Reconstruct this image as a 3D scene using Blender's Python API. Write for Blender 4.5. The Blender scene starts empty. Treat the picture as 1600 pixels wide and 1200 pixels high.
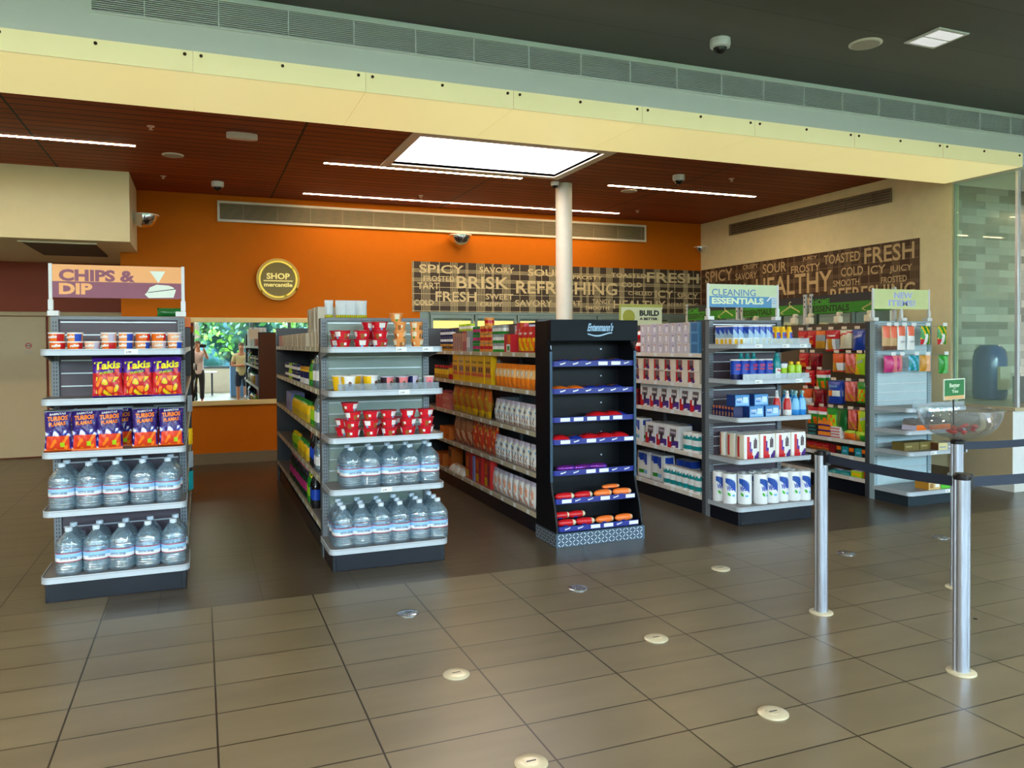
import bpy, bmesh, math, random
from mathutils import Vector, Matrix
random.seed(7)
C = bpy.context.scene.collection
scene = bpy.context.scene

# ------------------------------------------------------------------ camera
def norm(v): return Vector(v).normalized()
FPX, CX, CY, CAMH = 1219.0, 800.0, 558.0, 1.62
_X = norm((3850 - CX, 517 - CY, FPX))
_Y = Vector((313 - CX, 539.5 - CY, FPX)).normalized()
_Y = (_Y - _X * _X.dot(_Y)).normalized()
_Z = _X.cross(_Y)
if _Z[1] > 0: _Z = -_Z
# columns of the camera matrix (right, up, back) in world axes
right = Vector((_X[0], _Y[0], _Z[0])); down = Vector((_X[1], _Y[1], _Z[1])); fwd = Vector((_X[2], _Y[2], _Z[2]))
M = Matrix.Identity(4)
for i in range(3):
    M[i][0] = right[i]; M[i][1] = -down[i]; M[i][2] = -fwd[i]
M[2][3] = CAMH
cam_d = bpy.data.cameras.new('camera'); cam = bpy.data.objects.new('camera', cam_d); C.objects.link(cam)
cam.matrix_world = M
cam_d.sensor_width = 36.0; cam_d.lens = FPX * 36 / 1600
cam_d.shift_y = (CY - 600) / 1600
cam_d.clip_start = 0.02; cam_d.clip_end = 200
scene.camera = cam

# ------------------------------------------------------------------ world, sun, exposure
scene.view_settings.view_transform = 'Standard'
scene.view_settings.look = 'None'
scene.view_settings.gamma = 1.0
scene.view_settings.use_curve_mapping = False
scene.view_settings.exposure = 0.35
try: scene.cycles.transparent_max_bounces = 24
except Exception: pass
w = bpy.data.worlds.new('sky'); scene.world = w; w.use_nodes = True
bg = w.node_tree.nodes['Background']
bg.inputs[0].default_value = (0.72, 0.88, 1.0, 1); bg.inputs[1].default_value = 30.0
sd = bpy.data.lights.new('sun', 'SUN'); sd.energy = 14; sd.angle = 0.01; sd.color = (1, .95, .85)
sun = bpy.data.objects.new('sun', sd); C.objects.link(sun); sun.rotation_euler = (math.radians(-52), math.radians(12), 0)
pd = bpy.data.lights.new('window_portal', 'AREA'); pd.shape = 'RECTANGLE'; pd.size = 20; pd.size_y = 3.1
pd.cycles.is_portal = True
po = bpy.data.objects.new('window_portal', pd); C.objects.link(po); po.location = (4, -6.05, 2.4); po.rotation_euler = (math.radians(90), 0, 0)

# unseen downlights added to brighten the hall, one lamp per fitting
for i, lx in enumerate((-5.1, -2.5, .1, 2.7, 5.3, 7.9)):
    for j, ly in enumerate((1.8, -.9, -3.5)):
        ld_ = bpy.data.lights.new('added_downlight_lamp', 'AREA'); ld_.shape = 'SQUARE'; ld_.size = .26; ld_.energy = (60, 75, 32, 18, 18, 26)[i]; ld_.color = (1.0, .88, .68)
        lo_ = bpy.data.objects.new('added_downlight_lamp', ld_); C.objects.link(lo_); lo_.location = (lx, ly, 3.94)

# ------------------------------------------------------------------ materials
def lin(c):
    c = c / 255.0
    return c / 12.92 if c <= 0.04045 else ((c + 0.055) / 1.055) ** 2.4
def rgb(c): return (lin(c[0]), lin(c[1]), lin(c[2]), 1)
MATS = {}
def mat(name, c, rough=0.5, metal=0.0, emit=0.0, spec=0.5, noise=0.06, nscale=8.0, coat=0.0):
    if name in MATS: return MATS[name]
    m = bpy.data.materials.new(name); m.use_nodes = True
    nt = m.node_tree; b = nt.nodes['Principled BSDF']
    b.inputs['Base Color'].default_value = rgb(c)
    b.inputs['Roughness'].default_value = rough; b.inputs['Metallic'].default_value = metal
    b.inputs['Specular IOR Level'].default_value = spec
    b.inputs['Coat Weight'].default_value = coat
    if emit:
        b.inputs['Emission Color'].default_value = rgb(c); b.inputs['Emission Strength'].default_value = emit
    if noise:
        tc = nt.nodes.new('ShaderNodeTexCoord'); n = nt.nodes.new('ShaderNodeTexNoise'); n.inputs['Scale'].default_value = nscale
        n.inputs['Detail'].default_value = 4
        nt.links.new(tc.outputs['Object'], n.inputs['Vector'])
        mx = nt.nodes.new('ShaderNodeMix'); mx.data_type = 'RGBA'; mx.blend_type = 'MULTIPLY'; mx.inputs[0].default_value = 1
        mr = nt.nodes.new('ShaderNodeMapRange'); mr.inputs[3].default_value = 1 - noise * 1.5; mr.inputs[4].default_value = 1 + noise * 1.5
        nt.links.new(n.outputs[0], mr.inputs[0])
        mx.inputs[6].default_value = rgb(c); nt.links.new(mr.outputs[0], mx.inputs[7])
        nt.links.new(mx.outputs[2], b.inputs['Base Color'])
    MATS[name] = m
    return m
def pos_node(nt, off=(0, 0, 0), rot=(0, 0, 0), sc=(1, 1, 1)):
    g = nt.nodes.new('ShaderNodeNewGeometry'); mp = nt.nodes.new('ShaderNodeMapping')
    mp.inputs['Location'].default_value = off; mp.inputs['Rotation'].default_value = rot; mp.inputs['Scale'].default_value = sc
    nt.links.new(g.outputs['Position'], mp.inputs['Vector']); return mp
def brick_mat(name, c1, c2, cm, bw, bh, off, rot=(0, 0, 0), mortar=0.004, rough=0.35, offset=0.0, noise=0.12, nscale=3.0, nstretch=(1, 1, 1), bump=0.0, bias=0.0, spec=.5, freq=2):
    m = bpy.data.materials.new(name); m.use_nodes = True; MATS[name] = m
    nt = m.node_tree; b = nt.nodes['Principled BSDF']; b.inputs['Roughness'].default_value = rough
    b.inputs['Specular IOR Level'].default_value = spec
    mp = pos_node(nt, off, rot)
    br = nt.nodes.new('ShaderNodeTexBrick'); br.offset = offset; br.offset_frequency = freq; br.squash = 1
    br.inputs['Scale'].default_value = 1; br.inputs['Brick Width'].default_value = bw; br.inputs['Row Height'].default_value = bh
    br.inputs['Mortar Size'].default_value = mortar; br.inputs['Mortar Smooth'].default_value = 0.1; br.inputs['Bias'].default_value = bias
    br.inputs['Color1'].default_value = rgb(c1); br.inputs['Color2'].default_value = rgb(c2); br.inputs['Mortar'].default_value = rgb(cm)
    nt.links.new(mp.outputs[0], br.inputs['Vector'])
    mp2 = pos_node(nt, sc=nstretch)
    n = nt.nodes.new('ShaderNodeTexNoise'); n.inputs['Scale'].default_value = nscale; n.inputs['Detail'].default_value = 6
    nt.links.new(mp2.outputs[0], n.inputs['Vector'])
    mr = nt.nodes.new('ShaderNodeMapRange'); mr.inputs[1].default_value = .25; mr.inputs[2].default_value = .75
    mr.inputs[3].default_value = 1 - noise; mr.inputs[4].default_value = 1 + noise
    nt.links.new(n.outputs[0], mr.inputs[0])
    mx = nt.nodes.new('ShaderNodeMix'); mx.data_type = 'RGBA'; mx.blend_type = 'MULTIPLY'; mx.inputs[0].default_value = 1
    nt.links.new(br.outputs[0], mx.inputs[6]); nt.links.new(mr.outputs[0], mx.inputs[7]); nt.links.new(mx.outputs[2], b.inputs['Base Color'])
    if bump:
        bp = nt.nodes.new('ShaderNodeBump'); bp.inputs['Strength'].default_value = bump; bp.inputs['Distance'].default_value = 0.01
        iv = nt.nodes.new('ShaderNodeMath'); iv.operation = 'SUBTRACT'; iv.inputs[0].default_value = 1
        nt.links.new(br.outputs['Fac'], iv.inputs[1]); nt.links.new(iv.outputs[0], bp.inputs['Height'])
        nt.links.new(bp.outputs[0], b.inputs['Normal'])
    return m
def clear_mat(name, tint, gloss=0.12, diff=0.1, rough=0.08, dcol=(200, 220, 235), refl=0.5, bump=0.0):
    m = bpy.data.materials.new(name); m.use_nodes = True; MATS[name] = m
    nt = m.node_tree; nt.nodes.remove(nt.nodes['Principled BSDF']); out = nt.nodes['Material Output']
    tr = nt.nodes.new('ShaderNodeBsdfTransparent'); tr.inputs[0].default_value = rgb(tint)
    gl = nt.nodes.new('ShaderNodeBsdfGlossy'); gl.inputs[0].default_value = (1, 1, 1, 1); gl.inputs['Roughness'].default_value = rough
    df = nt.nodes.new('ShaderNodeBsdfDiffuse'); df.inputs[0].default_value = rgb(dcol)
    lw = nt.nodes.new('ShaderNodeLayerWeight'); lw.inputs[0].default_value = 0.35
    mr = nt.nodes.new('ShaderNodeMapRange'); mr.inputs[3].default_value = gloss; mr.inputs[4].default_value = refl
    nt.links.new(lw.outputs['Facing'], mr.inputs[0])
    if bump:
        tc = nt.nodes.new('ShaderNodeTexCoord'); n = nt.nodes.new('ShaderNodeTexNoise'); n.inputs['Scale'].default_value = 28; nt.links.new(tc.outputs['Object'], n.inputs['Vector'])
        bp = nt.nodes.new('ShaderNodeBump'); bp.inputs['Strength'].default_value = bump; bp.inputs['Distance'].default_value = .02
        nt.links.new(n.outputs[0], bp.inputs['Height']); nt.links.new(bp.outputs[0], gl.inputs['Normal']); nt.links.new(bp.outputs[0], lw.inputs['Normal'])
    m1 = nt.nodes.new('ShaderNodeMixShader'); m1.inputs[0].default_value = diff
    nt.links.new(tr.outputs[0], m1.inputs[1]); nt.links.new(df.outputs[0], m1.inputs[2])
    m2 = nt.nodes.new('ShaderNodeMixShader'); nt.links.new(mr.outputs[0], m2.inputs[0])
    nt.links.new(m1.outputs[0], m2.inputs[1]); nt.links.new(gl.outputs[0], m2.inputs[2])
    nt.links.new(m2.outputs[0], out.inputs[0]); return m

# ------------------------------------------------------------------ mesh builder
_tc = {}
def text_polys(s, bold=0.0):
    k = (s, bold)
    if k in _tc: return _tc[k]
    cu = bpy.data.curves.new('t', 'FONT'); cu.body = s; cu.offset = bold; cu.resolution_u = 3; cu.fill_mode = 'FRONT'
    o = bpy.data.objects.new('t', cu); C.objects.link(o); bpy.context.view_layer.update()
    dg = bpy.context.evaluated_depsgraph_get(); me = o.evaluated_get(dg).to_mesh()
    vs = [(v.co.x, v.co.y) for v in me.vertices]; fs = [tuple(p.vertices) for p in me.polygons]
    o.evaluated_get(dg).to_mesh_clear(); bpy.data.objects.remove(o); bpy.data.curves.remove(cu)
    x0 = min(v[0] for v in vs); x1 = max(v[0] for v in vs); y0 = min(v[1] for v in vs); y1 = max(v[1] for v in vs)
    vs = [((v[0] - x0) / (x1 - x0), (v[1] - y0) / (y1 - y0)) for v in vs]
    _tc[k] = (vs, fs); return _tc[k]
class MB:
    def __init__(s): s.v = []; s.f = []; s.m = []; s.mats = []
    def mi(s, m):
        if m not in s.mats: s.mats.append(m)
        return s.mats.index(m)
    def poly(s, pts, m):
        b = len(s.v); s.v += [tuple(p) for p in pts]; s.f.append(tuple(range(b, b + len(pts)))); s.m.append(s.mi(m)); return s
    def box(s, x0, x1, y0, y1, z0, z1, m, fr=None, lf=None, tp=None):
        b = len(s.v)
        s.v += [(x0, y0, z0), (x1, y0, z0), (x1, y1, z0), (x0, y1, z0), (x0, y0, z1), (x1, y0, z1), (x1, y1, z1), (x0, y1, z1)]
        i = s.mi(m)
        for q, mm in (((0, 3, 2, 1), m), ((4, 5, 6, 7), tp or m), ((0, 1, 5, 4), fr or m), ((2, 3, 7, 6), m), ((1, 2, 6, 5), m), ((3, 0, 4, 7), lf or m)):
            s.f.append(tuple(b + k for k in q)); s.m.append(s.mi(mm))
        return s
    def prism(s, pts, a, b_, m, axis='z', m2=None):
        n = len(pts); b = len(s.v)
        def P(p, t):
            return (p[0], p[1], t) if axis == 'z' else ((p[0], t, p[1]) if axis == 'y' else (t, p[0], p[1]))
        s.v += [P(p, a) for p in pts] + [P(p, b_) for p in pts]
        i = s.mi(m); j = s.mi(m2 or m)
        s.f.append(tuple(range(b, b + n))); s.m.append(i); s.f.append(tuple(range(b + n, b + 2 * n))); s.m.append(i)
        for k in range(n):
            s.f.append((b + k, b + (k + 1) % n, b + n + (k + 1) % n, b + n + k)); s.m.append(j)
        return s
    def lathe(s, prof, seg=24, m=None, mf=None, o=(0, 0, 0), sq=2.0, cap=True):
        b = len(s.v); n = len(prof)
        for (r, z) in prof:
            for k in range(seg):
                a = 2 * math.pi * (k + .5) / seg; c_, s_ = math.cos(a), math.sin(a)
                q = (abs(c_) ** sq + abs(s_) ** sq) ** (-1 / sq) if sq != 2 else 1
                s.v.append((o[0] + r * q * c_, o[1] + r * q * s_, o[2] + z))
        for i in range(n - 1):
            for k in range(seg):
                s.f.append((b + i * seg + k, b + i * seg + (k + 1) % seg, b + (i + 1) * seg + (k + 1) % seg, b + (i + 1) * seg + k))
                s.m.append(s.mi(mf(i, (k + 1.0) / seg) if mf else m))
        if cap:
            s.f.append(tuple(b + k for k in range(seg))[::-1]); s.m.append(s.mi(mf(0, 0.5) if mf else m))
            s.f.append(tuple(b + (n - 1) * seg + k for k in range(seg))); s.m.append(s.mi(mf(n - 2, 0.5) if mf else m))
        return s
    def tube(s, pts, r, m, seg=8):
        pts = [Vector(p) for p in pts]; b = len(s.v); i = s.mi(m)
        for j, p in enumerate(pts):
            d = (pts[min(j + 1, len(pts) - 1)] - pts[max(j - 1, 0)]).normalized()
            a = d.orthogonal().normalized() if j == 0 else (a - d * a.dot(d)).normalized()
            c = d.cross(a); rr = r[j] if isinstance(r, (list, tuple)) else r
            for k in range(seg):
                t = 2 * math.pi * k / seg; s.v.append(tuple(p + (a * math.cos(t) + c * math.sin(t)) * rr))
        for j in range(len(pts) - 1):
            for k in range(seg):
                s.f.append((b + j * seg + k, b + j * seg + (k + 1) % seg, b + (j + 1) * seg + (k + 1) % seg, b + (j + 1) * seg + k)); s.m.append(i)
        s.f.append(tuple(b + k for k in range(seg))[::-1]); s.m.append(i)
        s.f.append(tuple(b + (len(pts) - 1) * seg + k for k in range(seg))); s.m.append(i)
        return s
    def grid(s, fn, nu, nv, mf):
        b = len(s.v)
        for j in range(nv + 1):
            for i in range(nu + 1): s.v.append(tuple(fn(i / nu, j / nv)))
        for j in range(nv):
            for i in range(nu):
                q = b + j * (nu + 1) + i
                s.f.append((q, q + 1, q + nu + 2, q + nu + 1)); s.m.append(s.mi(mf((i + .5) / nu, (j + .5) / nv)))
        return s
    def text(s, t, org, ux, uy, w_, h_, m, off=0.0, shear=0.0, bold=0.02, depth=None, surf=None):
        vs, fs = text_polys(t, bold); ux = Vector(ux).normalized(); uy = Vector(uy).normalized(); n = ux.cross(uy)
        org = Vector(org); b = len(s.v); i = s.mi(m)
        for (x, y) in vs:
            if surf: s.v.append(tuple(surf(x, y)))
            else: s.v.append(tuple(org + ux * (x * w_ + y * shear * h_) + uy * y * h_ + n * (off + (depth or 0))))
        for f in fs: s.f.append(tuple(b + k for k in f)); s.m.append(i)
        if depth:
            edges = {}
            for f in fs:
                for k in range(len(f)):
                    e = (f[k], f[(k + 1) % len(f)]); edges[e] = 1
            c = len(s.v)
            for (x, y) in vs: s.v.append(tuple(org + ux * (x * w_ + y * shear * h_) + uy * y * h_ + n * off))
            for e in edges:
                if (e[1], e[0]) not in edges: s.f.append((b + e[0], b + e[1], c + e[1], c + e[0])); s.m.append(i)
        return s
    def ball(s, c, r, m, nu=12, nv=8, sc=(1, 1, 1), v0=0.0, v1=1.0):
        def fn(u, v):
            a = 2 * math.pi * u; t = math.pi * (v0 + (v1 - v0) * v)
            return (c[0] + r * sc[0] * math.sin(t) * math.cos(a), c[1] + r * sc[1] * math.sin(t) * math.sin(a), c[2] - r * sc[2] * math.cos(t))
        return s.grid(fn, nu, nv, lambda u, v: m)
    def build(s, name, parent=None, smooth=True, bevel=0.0, ang=35, merge=False):
        me = bpy.data.meshes.new(name); me.from_pydata(s.v, [], s.f)
        for m in s.mats: me.materials.append(m)
        me.polygons.foreach_set('material_index', s.m)
        bm = bmesh.new(); bm.from_mesh(me)
        if merge: bmesh.ops.remove_doubles(bm, verts=bm.verts, dist=1e-5)
        bmesh.ops.recalc_face_normals(bm, faces=bm.faces); bm.to_mesh(me); bm.free()
        if smooth:
            me.polygons.foreach_set('use_smooth', [True] * len(me.polygons)); me.set_sharp_from_angle(angle=math.radians(ang))
        me.update()
        o = bpy.data.objects.new(name, me); C.objects.link(o)
        if parent: o.parent = parent
        if bevel:
            md = o.modifiers.new('bevel', 'BEVEL'); md.width = bevel; md.segments = 2; md.limit_method = 'ANGLE'; md.angle_limit = math.radians(50)
        return o
LABELS = {}
def tag(o, label, cat, group=None):
    n = len(label.split())
    if not 4 <= n <= 16: print('LABEL LENGTH', n, label)
    if label in LABELS and not group: print('DUP LABEL', label)
    LABELS[label] = 1
    o['label'] = label; o['category'] = cat
    if group: o['group'] = group
    return o
def struct(o): o['kind'] = 'structure'; return o
def empty(name, loc=(0, 0, 0), rz=0):
    o = bpy.data.objects.new(name, None); o.empty_display_size = .05; C.objects.link(o); o.location = loc; o.rotation_euler = (0, 0, rz); return o
KIDS = {}
def dup(o, parent=None):
    c = o.copy(); C.objects.link(c)
    if parent: c.parent = parent
    for ch in [k for k in ALLOBJ.get(o.name, [])]: dup(ch, c)
    return c
ALLOBJ = {}
PROTO = {}
def place(kind, loc, rz=0, label='', cat='', group=None, rx=0, ry=0, sc=None):
    """first use builds the thing, later uses copy it with its parts"""
    fn, dcat = KINDS[kind]
    if kind not in PROTO:
        r = fn(); PROTO[kind] = r
        for ch in list(r.children): ALLOBJ.setdefault(r.name, []).append(ch)
        for ch in list(r.children):
            for g in list(ch.children): ALLOBJ.setdefault(ch.name, []).append(g)
    else:
        r = dup(PROTO[kind])
    r.location = loc; r.rotation_euler = (rx, ry, rz)
    r.scale = sc or (1, 1, 1)
    for k in ('group',):
        if k in r: del r[k]
    tag(r, label, cat or dcat, group)
    return r
KINDS = {}
def ordl(i, n):
    if n == 1: return ''
    if i == 0: return 'leftmost'
    if i == n - 1: return 'rightmost'
    if n == 3: return 'middle'
    a = ['', 'second', 'third', 'fourth', 'fifth', 'sixth', 'seventh', 'eighth', 'ninth', 'tenth', 'eleventh', 'twelfth']
    if i <= (n - 1) // 2: return a[i] + ' from left'
    return a[n - 1 - i] + ' from right'
PI = math.pi

# common colours
white = mat('white_paint', (226, 222, 208), .5)
cream = mat('cream_wall', (240, 226, 180), .6)
blackm = mat('black_metal', (5, 12, 26), .35, spec=.4)
darkm = mat('charcoal_metal', (58, 62, 68), .4)
midm = mat('grey_metal', (108, 116, 124), .4)
silver = mat('brushed_aluminium', (178, 184, 198), .28, metal=.85)
rail = mat('white_price_rail', (182, 192, 202), .28, metal=.15)
railc = mat('cream_price_rail', (186, 176, 150), .4)
chrome = mat('chrome', (225, 225, 228), .06, metal=1, noise=0)
ink = mat('black_ink', (18, 18, 22), .5)
wh = mat('pack_white', (232, 232, 232), .35)
red = mat('pack_red', (196, 24, 34), .3)
dred = mat('pack_dark_red', (120, 16, 26), .3)
orange = mat('pack_orange', (235, 110, 20), .3)
yellow = mat('pack_yellow', (240, 190, 20), .3)
green = mat('pack_green', (40, 140, 40), .3)
lime = mat('pack_lime', (165, 205, 30), .3)
blue = mat('pack_blue', (28, 70, 180), .3)
navy = mat('pack_navy', (22, 28, 84), .3)
teal = mat('pack_teal', (20, 140, 145), .3)
sky = mat('pack_sky_blue', (110, 180, 225), .3)
purple = mat('pack_purple', (75, 30, 140), .25)
pink = mat('pack_pink', (232, 130, 135), .35)
peach = mat('pack_peach', (238, 180, 140), .35)
tan = mat('pack_tan', (200, 160, 110), .45)
brown = mat('pack_brown', (96, 56, 34), .45)
greyp = mat('pack_grey', (150, 158, 165), .4)
lav = mat('pack_lavender', (196, 190, 214), .4)
gold = mat('pack_gold', (200, 140, 40), .35)
magenta = mat('pack_magenta', (196, 50, 120), .3)

# ------------------------------------------------------------------ setting
YW, XR, ZC, ZH = 11.35, 8.07, 3.66, 3.97
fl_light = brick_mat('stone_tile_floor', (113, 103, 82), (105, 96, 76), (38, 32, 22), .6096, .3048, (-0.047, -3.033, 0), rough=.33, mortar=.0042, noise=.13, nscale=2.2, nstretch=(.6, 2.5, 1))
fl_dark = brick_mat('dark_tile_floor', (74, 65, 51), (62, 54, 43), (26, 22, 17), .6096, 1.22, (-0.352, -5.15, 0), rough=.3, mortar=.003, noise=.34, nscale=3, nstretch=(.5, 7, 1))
m = MB()
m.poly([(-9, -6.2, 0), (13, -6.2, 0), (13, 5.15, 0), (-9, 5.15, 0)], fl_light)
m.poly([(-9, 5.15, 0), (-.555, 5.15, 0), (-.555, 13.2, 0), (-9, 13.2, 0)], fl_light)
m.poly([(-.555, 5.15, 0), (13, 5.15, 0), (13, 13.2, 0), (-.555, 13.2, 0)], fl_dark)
struct(m.build('floor', smooth=False))

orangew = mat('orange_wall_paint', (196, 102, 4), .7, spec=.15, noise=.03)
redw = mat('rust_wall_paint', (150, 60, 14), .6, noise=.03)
# rear wall: orange, with the cooler opening on its right side
m = MB()
m.box(-.95, 3.06, YW, YW + .12, 0, ZC + .1, orangew)
m.box(3.06, XR + .1, YW, YW + .12, 2.1, ZC + .1, orangew)
m.box(-.95, -.83, YW + .12, 13.1, 0, ZC, orangew)
struct(m.build('wall_back', smooth=False))
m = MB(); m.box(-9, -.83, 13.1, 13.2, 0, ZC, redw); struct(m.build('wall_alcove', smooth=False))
doorm = mat('beige_door', (212, 190, 148), .5, noise=.03)
d = MB(); d.box(-3.4, -2.08, 13.06, 13.1, .02, 2.05, doorm); d.box(-2.05, -.96, 13.06, 13.1, .02, 2.05, doorm)
struct(d.build('door_1', bevel=.004))
d = MB(); d.box(-3.5, -.96, 13.04, 13.1, 2.06, 2.12, mat('door_trim_paint', (204, 182, 136), .5)); d.box(-3.5, -3.42, 13.04, 13.1, 0, 2.06, MATS['door_trim_paint'])
struct(d.build('trim_1', bevel=.004))
m = MB(); m.box(XR, XR + .12, 6.5, YW, 0, ZC + .1, cream); struct(m.build('wall_right', smooth=False))
m = MB(); m.box(-9.1, -9, -6.2, 13.2, 0, ZH, white); struct(m.build('wall_left', smooth=False))
m = MB(); m.box(13, 13.1, -6.2, 13.2, 0, ZH, white); struct(m.build('wall_far_right', smooth=False))
basem = mat('taupe_baseboard', (122, 106, 78), .5)
m = MB(); m.box(-.95, 3.06, YW - .015, YW, 0, .15, basem); struct(m.build('baseboard_back'))
m = MB(); m.box(XR - .015, XR, 6.5, YW, 0, .15, basem); struct(m.build('baseboard_right'))
# wooden shop ceiling with skylight opening
woodc = brick_mat('slatted_wood_ceiling', (158, 68, 24), (138, 57, 19), (26, 10, 5), 2.42, .17, (-0.94, -.02, 0), rough=.6, spec=.25, mortar=.011, noise=.2, nscale=3, nstretch=(.5, 8, 1), offset=0, freq=1)
SX0, SX1, SY0, SY1 = 2.03, 4.06, 7.45, 8.72
m = MB()
for a in ((-9, SX0, 6.5, 13.2), (SX1, 13, 6.5, 13.2), (SX0, SX1, 6.5, SY0), (SX0, SX1, SY1, 13.2)):
    m.box(a[0], a[1], a[2], a[3], ZC, ZC + .06, woodc)
struct(m.build('ceiling', smooth=False))
m = MB(); framec = mat('skylight_frame', (232, 214, 186), .5)
m.box(SX0 - .1, SX0, SY0 - .1, SY1 + .1, ZC - .012, ZC + .5, framec); m.box(SX1, SX1 + .1, SY0 - .1, SY1 + .1, ZC - .012, ZC + .5, framec)
m.box(SX0, SX1, SY0 - .1, SY0, ZC - .012, ZC + .5, framec); m.box(SX0, SX1, SY1, SY1 + .1, ZC - .012, ZC + .5, framec)
struct(m.build('trim_2', smooth=False))
skyp = mat('skylight_diffuser', (250, 244, 250), .5, emit=5.5, noise=0)
m = MB(); m.box(SX0, SX1, SY0, SY1, ZC + .03, ZC + .05, skyp); struct(m.build('window_2', smooth=False))
# hall ceiling: dark panels running along the shop front
hallc = brick_mat('dark_hall_ceiling', (86, 82, 76), (77, 74, 69), (44, 42, 39), 30, .62, (0, -.18, 0), rough=.45, mortar=.004, noise=.12, nscale=1.2, nstretch=(.3, 3, 1))
m = MB(); m.box(-9, 13, -6.2, 5.64, ZH, ZH + .06, hallc); struct(m.build('ceiling_hall', smooth=False))
# beam over the shop front
beamp = mat('beam_grey_paint', (212, 218, 212), .5, noise=.02)
VX0, VX1, VZ0, VZ1 = -.61, 9.9, 3.742, 3.917
m = MB()
m.box(-9, 13, 5.62, 6.5, 3.45, ZC + .5, beamp)
m.box(-9, 13, 5.6, 5.62, 3.56, VZ0, beamp); m.box(-9, 13, 5.6, 5.62, VZ1, ZH - .02, beamp)
m.box(-9, VX0, 5.6, 5.62, VZ0, VZ1, beamp); m.box(VX1, 13, 5.6, 5.62, VZ0, VZ1, beamp)
m.box(XR + .02, 13, 5.6, 6.5, 3.42, 3.45, beamp)
struct(m.build('wall_beam', smooth=False))
# luminous yellow soffit panels
glow = mat('luminous_acrylic', (252, 238, 168), .35, emit=.46, noise=.03, nscale=1.2)
edgem = mat('acrylic_edge', (150, 140, 90), .5)
scr = mat('dark_screw', (60, 50, 30), .3, metal=.6)
xs = [-9 + .02 + k * 1.142 for k in range(30)]
k = 0; x = -.02 - 1.14 * 7
while x < XR - .3:
    x1 = min(x + 1.14, XR + .0)
    b = MB(); b.box(x + .001, x1 - .001, 5.597, 6.5, 3.42, 3.445, glow, lf=edgem); b.box(x + .001, x1 - .001, 5.585, 5.597, 3.42, 3.56, mat('luminous_acrylic_lip', (250, 240, 184), .4, emit=.16), lf=edgem)
    r = b.build('luminous_soffit_panel', smooth=False)
    for sx in (x + .05, x + .57, x1 - .05):
        if sx < XR - .1: s_ = MB(); s_.tube([(sx, 5.586, 3.533), (sx, 5.578, 3.533)], .011, scr, 10); s_.build('screw', r)
    if x + 1.14 > -1.2:
        nm = ['far left, cut by the frame edge', 'right of the chips sign', 'left of the noodle stand', 'above the cereal aisle', 'above the bakery rack', 'above the paper aisle', 'fourth from the right end', 'third from the right end', 'second from the right end', 'at the right end beside the tan wall'][min(k, 9)]
        tag(r, 'yellow backlit soffit panel ' + nm, 'light panel'); k += 1
    else: tag(r, 'yellow backlit soffit panel outside the left frame edge', 'light panel', 'soffit panels past the frame')
    x += 1.14
# linear grilles
def grille(name, x0, x1, z0, z1, y, n, label, fm, lm, dm, axis='x', fr=.025, dx=-1):
    root = empty(name)
    fb = MB(); lb = MB(); db = MB()
    def bx(B, a0, a1, n0, n1, c0, c1, mm):
        if axis == 'x': B.box(a0, a1, y + n0, y + n1, c0, c1, mm)
        else: B.box(y + n0, y + n1, a0, a1, c0, c1, mm)
    bx(fb, x0 - fr, x1 + fr, -.012, .004, z1, z1 + fr, fm); bx(fb, x0 - fr, x1 + fr, -.012, .004, z0 - fr, z0, fm)
    bx(fb, x0 - fr, x0, -.012, .004, z0, z1, fm); bx(fb, x1, x1 + fr, -.012, .004, z0, z1, fm)
    h = (z1 - z0) / n
    for i in range(n): bx(lb, x0, x1, -.008, .012, z0 + (i + .3) * h, z0 + (i + .62) * h, lm)
    xx = x0 + .3
    while xx < x1: bx(lb, xx, xx + .006, -.009, .01, z0, z1, lm); xx += .45
    bx(db, x0, x1, .013, .018, z0, z1, dm)
    fb.build('frame', root); lb.build('louvres', root, smooth=False); db.build('backing', root, smooth=False)
    tag(root, label, 'air vent'); return root
ventd = mat('vent_shadow', (30, 40, 46), .6); ventl = mat('vent_louvre', (216, 224, 224), .4)
grille('air_vent', VX0, VX1, VZ0, VZ1, 5.6, 13, 'long grey louvred air vent along the beam above the shop front', beamp, ventl, ventd, fr=.012)
grille('air_vent', .27, 6.93, 3.33, 3.55, YW - .02, 12, 'long white framed louvred air vent high on the orange wall', white, mat('vent_louvre_warm', (176, 158, 124), .4), mat('vent_backing_warm', (78, 70, 52), .6), fr=.03)
grille('air_vent', 7.33, 10.53, 3.36, 3.53, XR - .02, 5, 'taupe air vent high on the tan side wall', mat('taupe_vent', (132, 116, 88), .5), MATS['taupe_vent'], mat('taupe_vent_back', (84, 72, 54), .6), axis='y', fr=.006)
# white bulkhead box at left
bulk = mat('bulkhead_paint', (228, 218, 176), .55, noise=.03)
m = MB(); m.box(-9, -.75, 10.2, YW - .001, 2.84, ZC, bulk); m.box(-9, -.951, YW, 13.1, 2.84, ZC, bulk)
struct(m.build('wall_bulkhead', smooth=False))
m = MB(); m.box(-1.9, -1.15, 10.45, 11.9, 2.825, 2.838, mat('dark_recess', (70, 56, 36), .6)); m.box(-1.93, -1.12, 10.42, 10.45, 2.82, 2.838, bulk)  # flat dark plate, shade of the bulkhead recess put into its colour
r = m.build('recess_plate'); tag(r, 'flat dark plate for the shaded hatch under the white bulkhead at left', 'recess')
# column
m = MB(); m.lathe([(.107, 0), (.107, ZC)], 32, mat('column_paint', (222, 214, 196), .45)); o = struct(m.build('column')); o.location = (4.36, 9.08, 0); o.name = 'trim_3'
m = MB(); m.lathe([(.12, 0), (.12, .02), (.107, .022)], 32, MATS['column_paint'])

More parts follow.
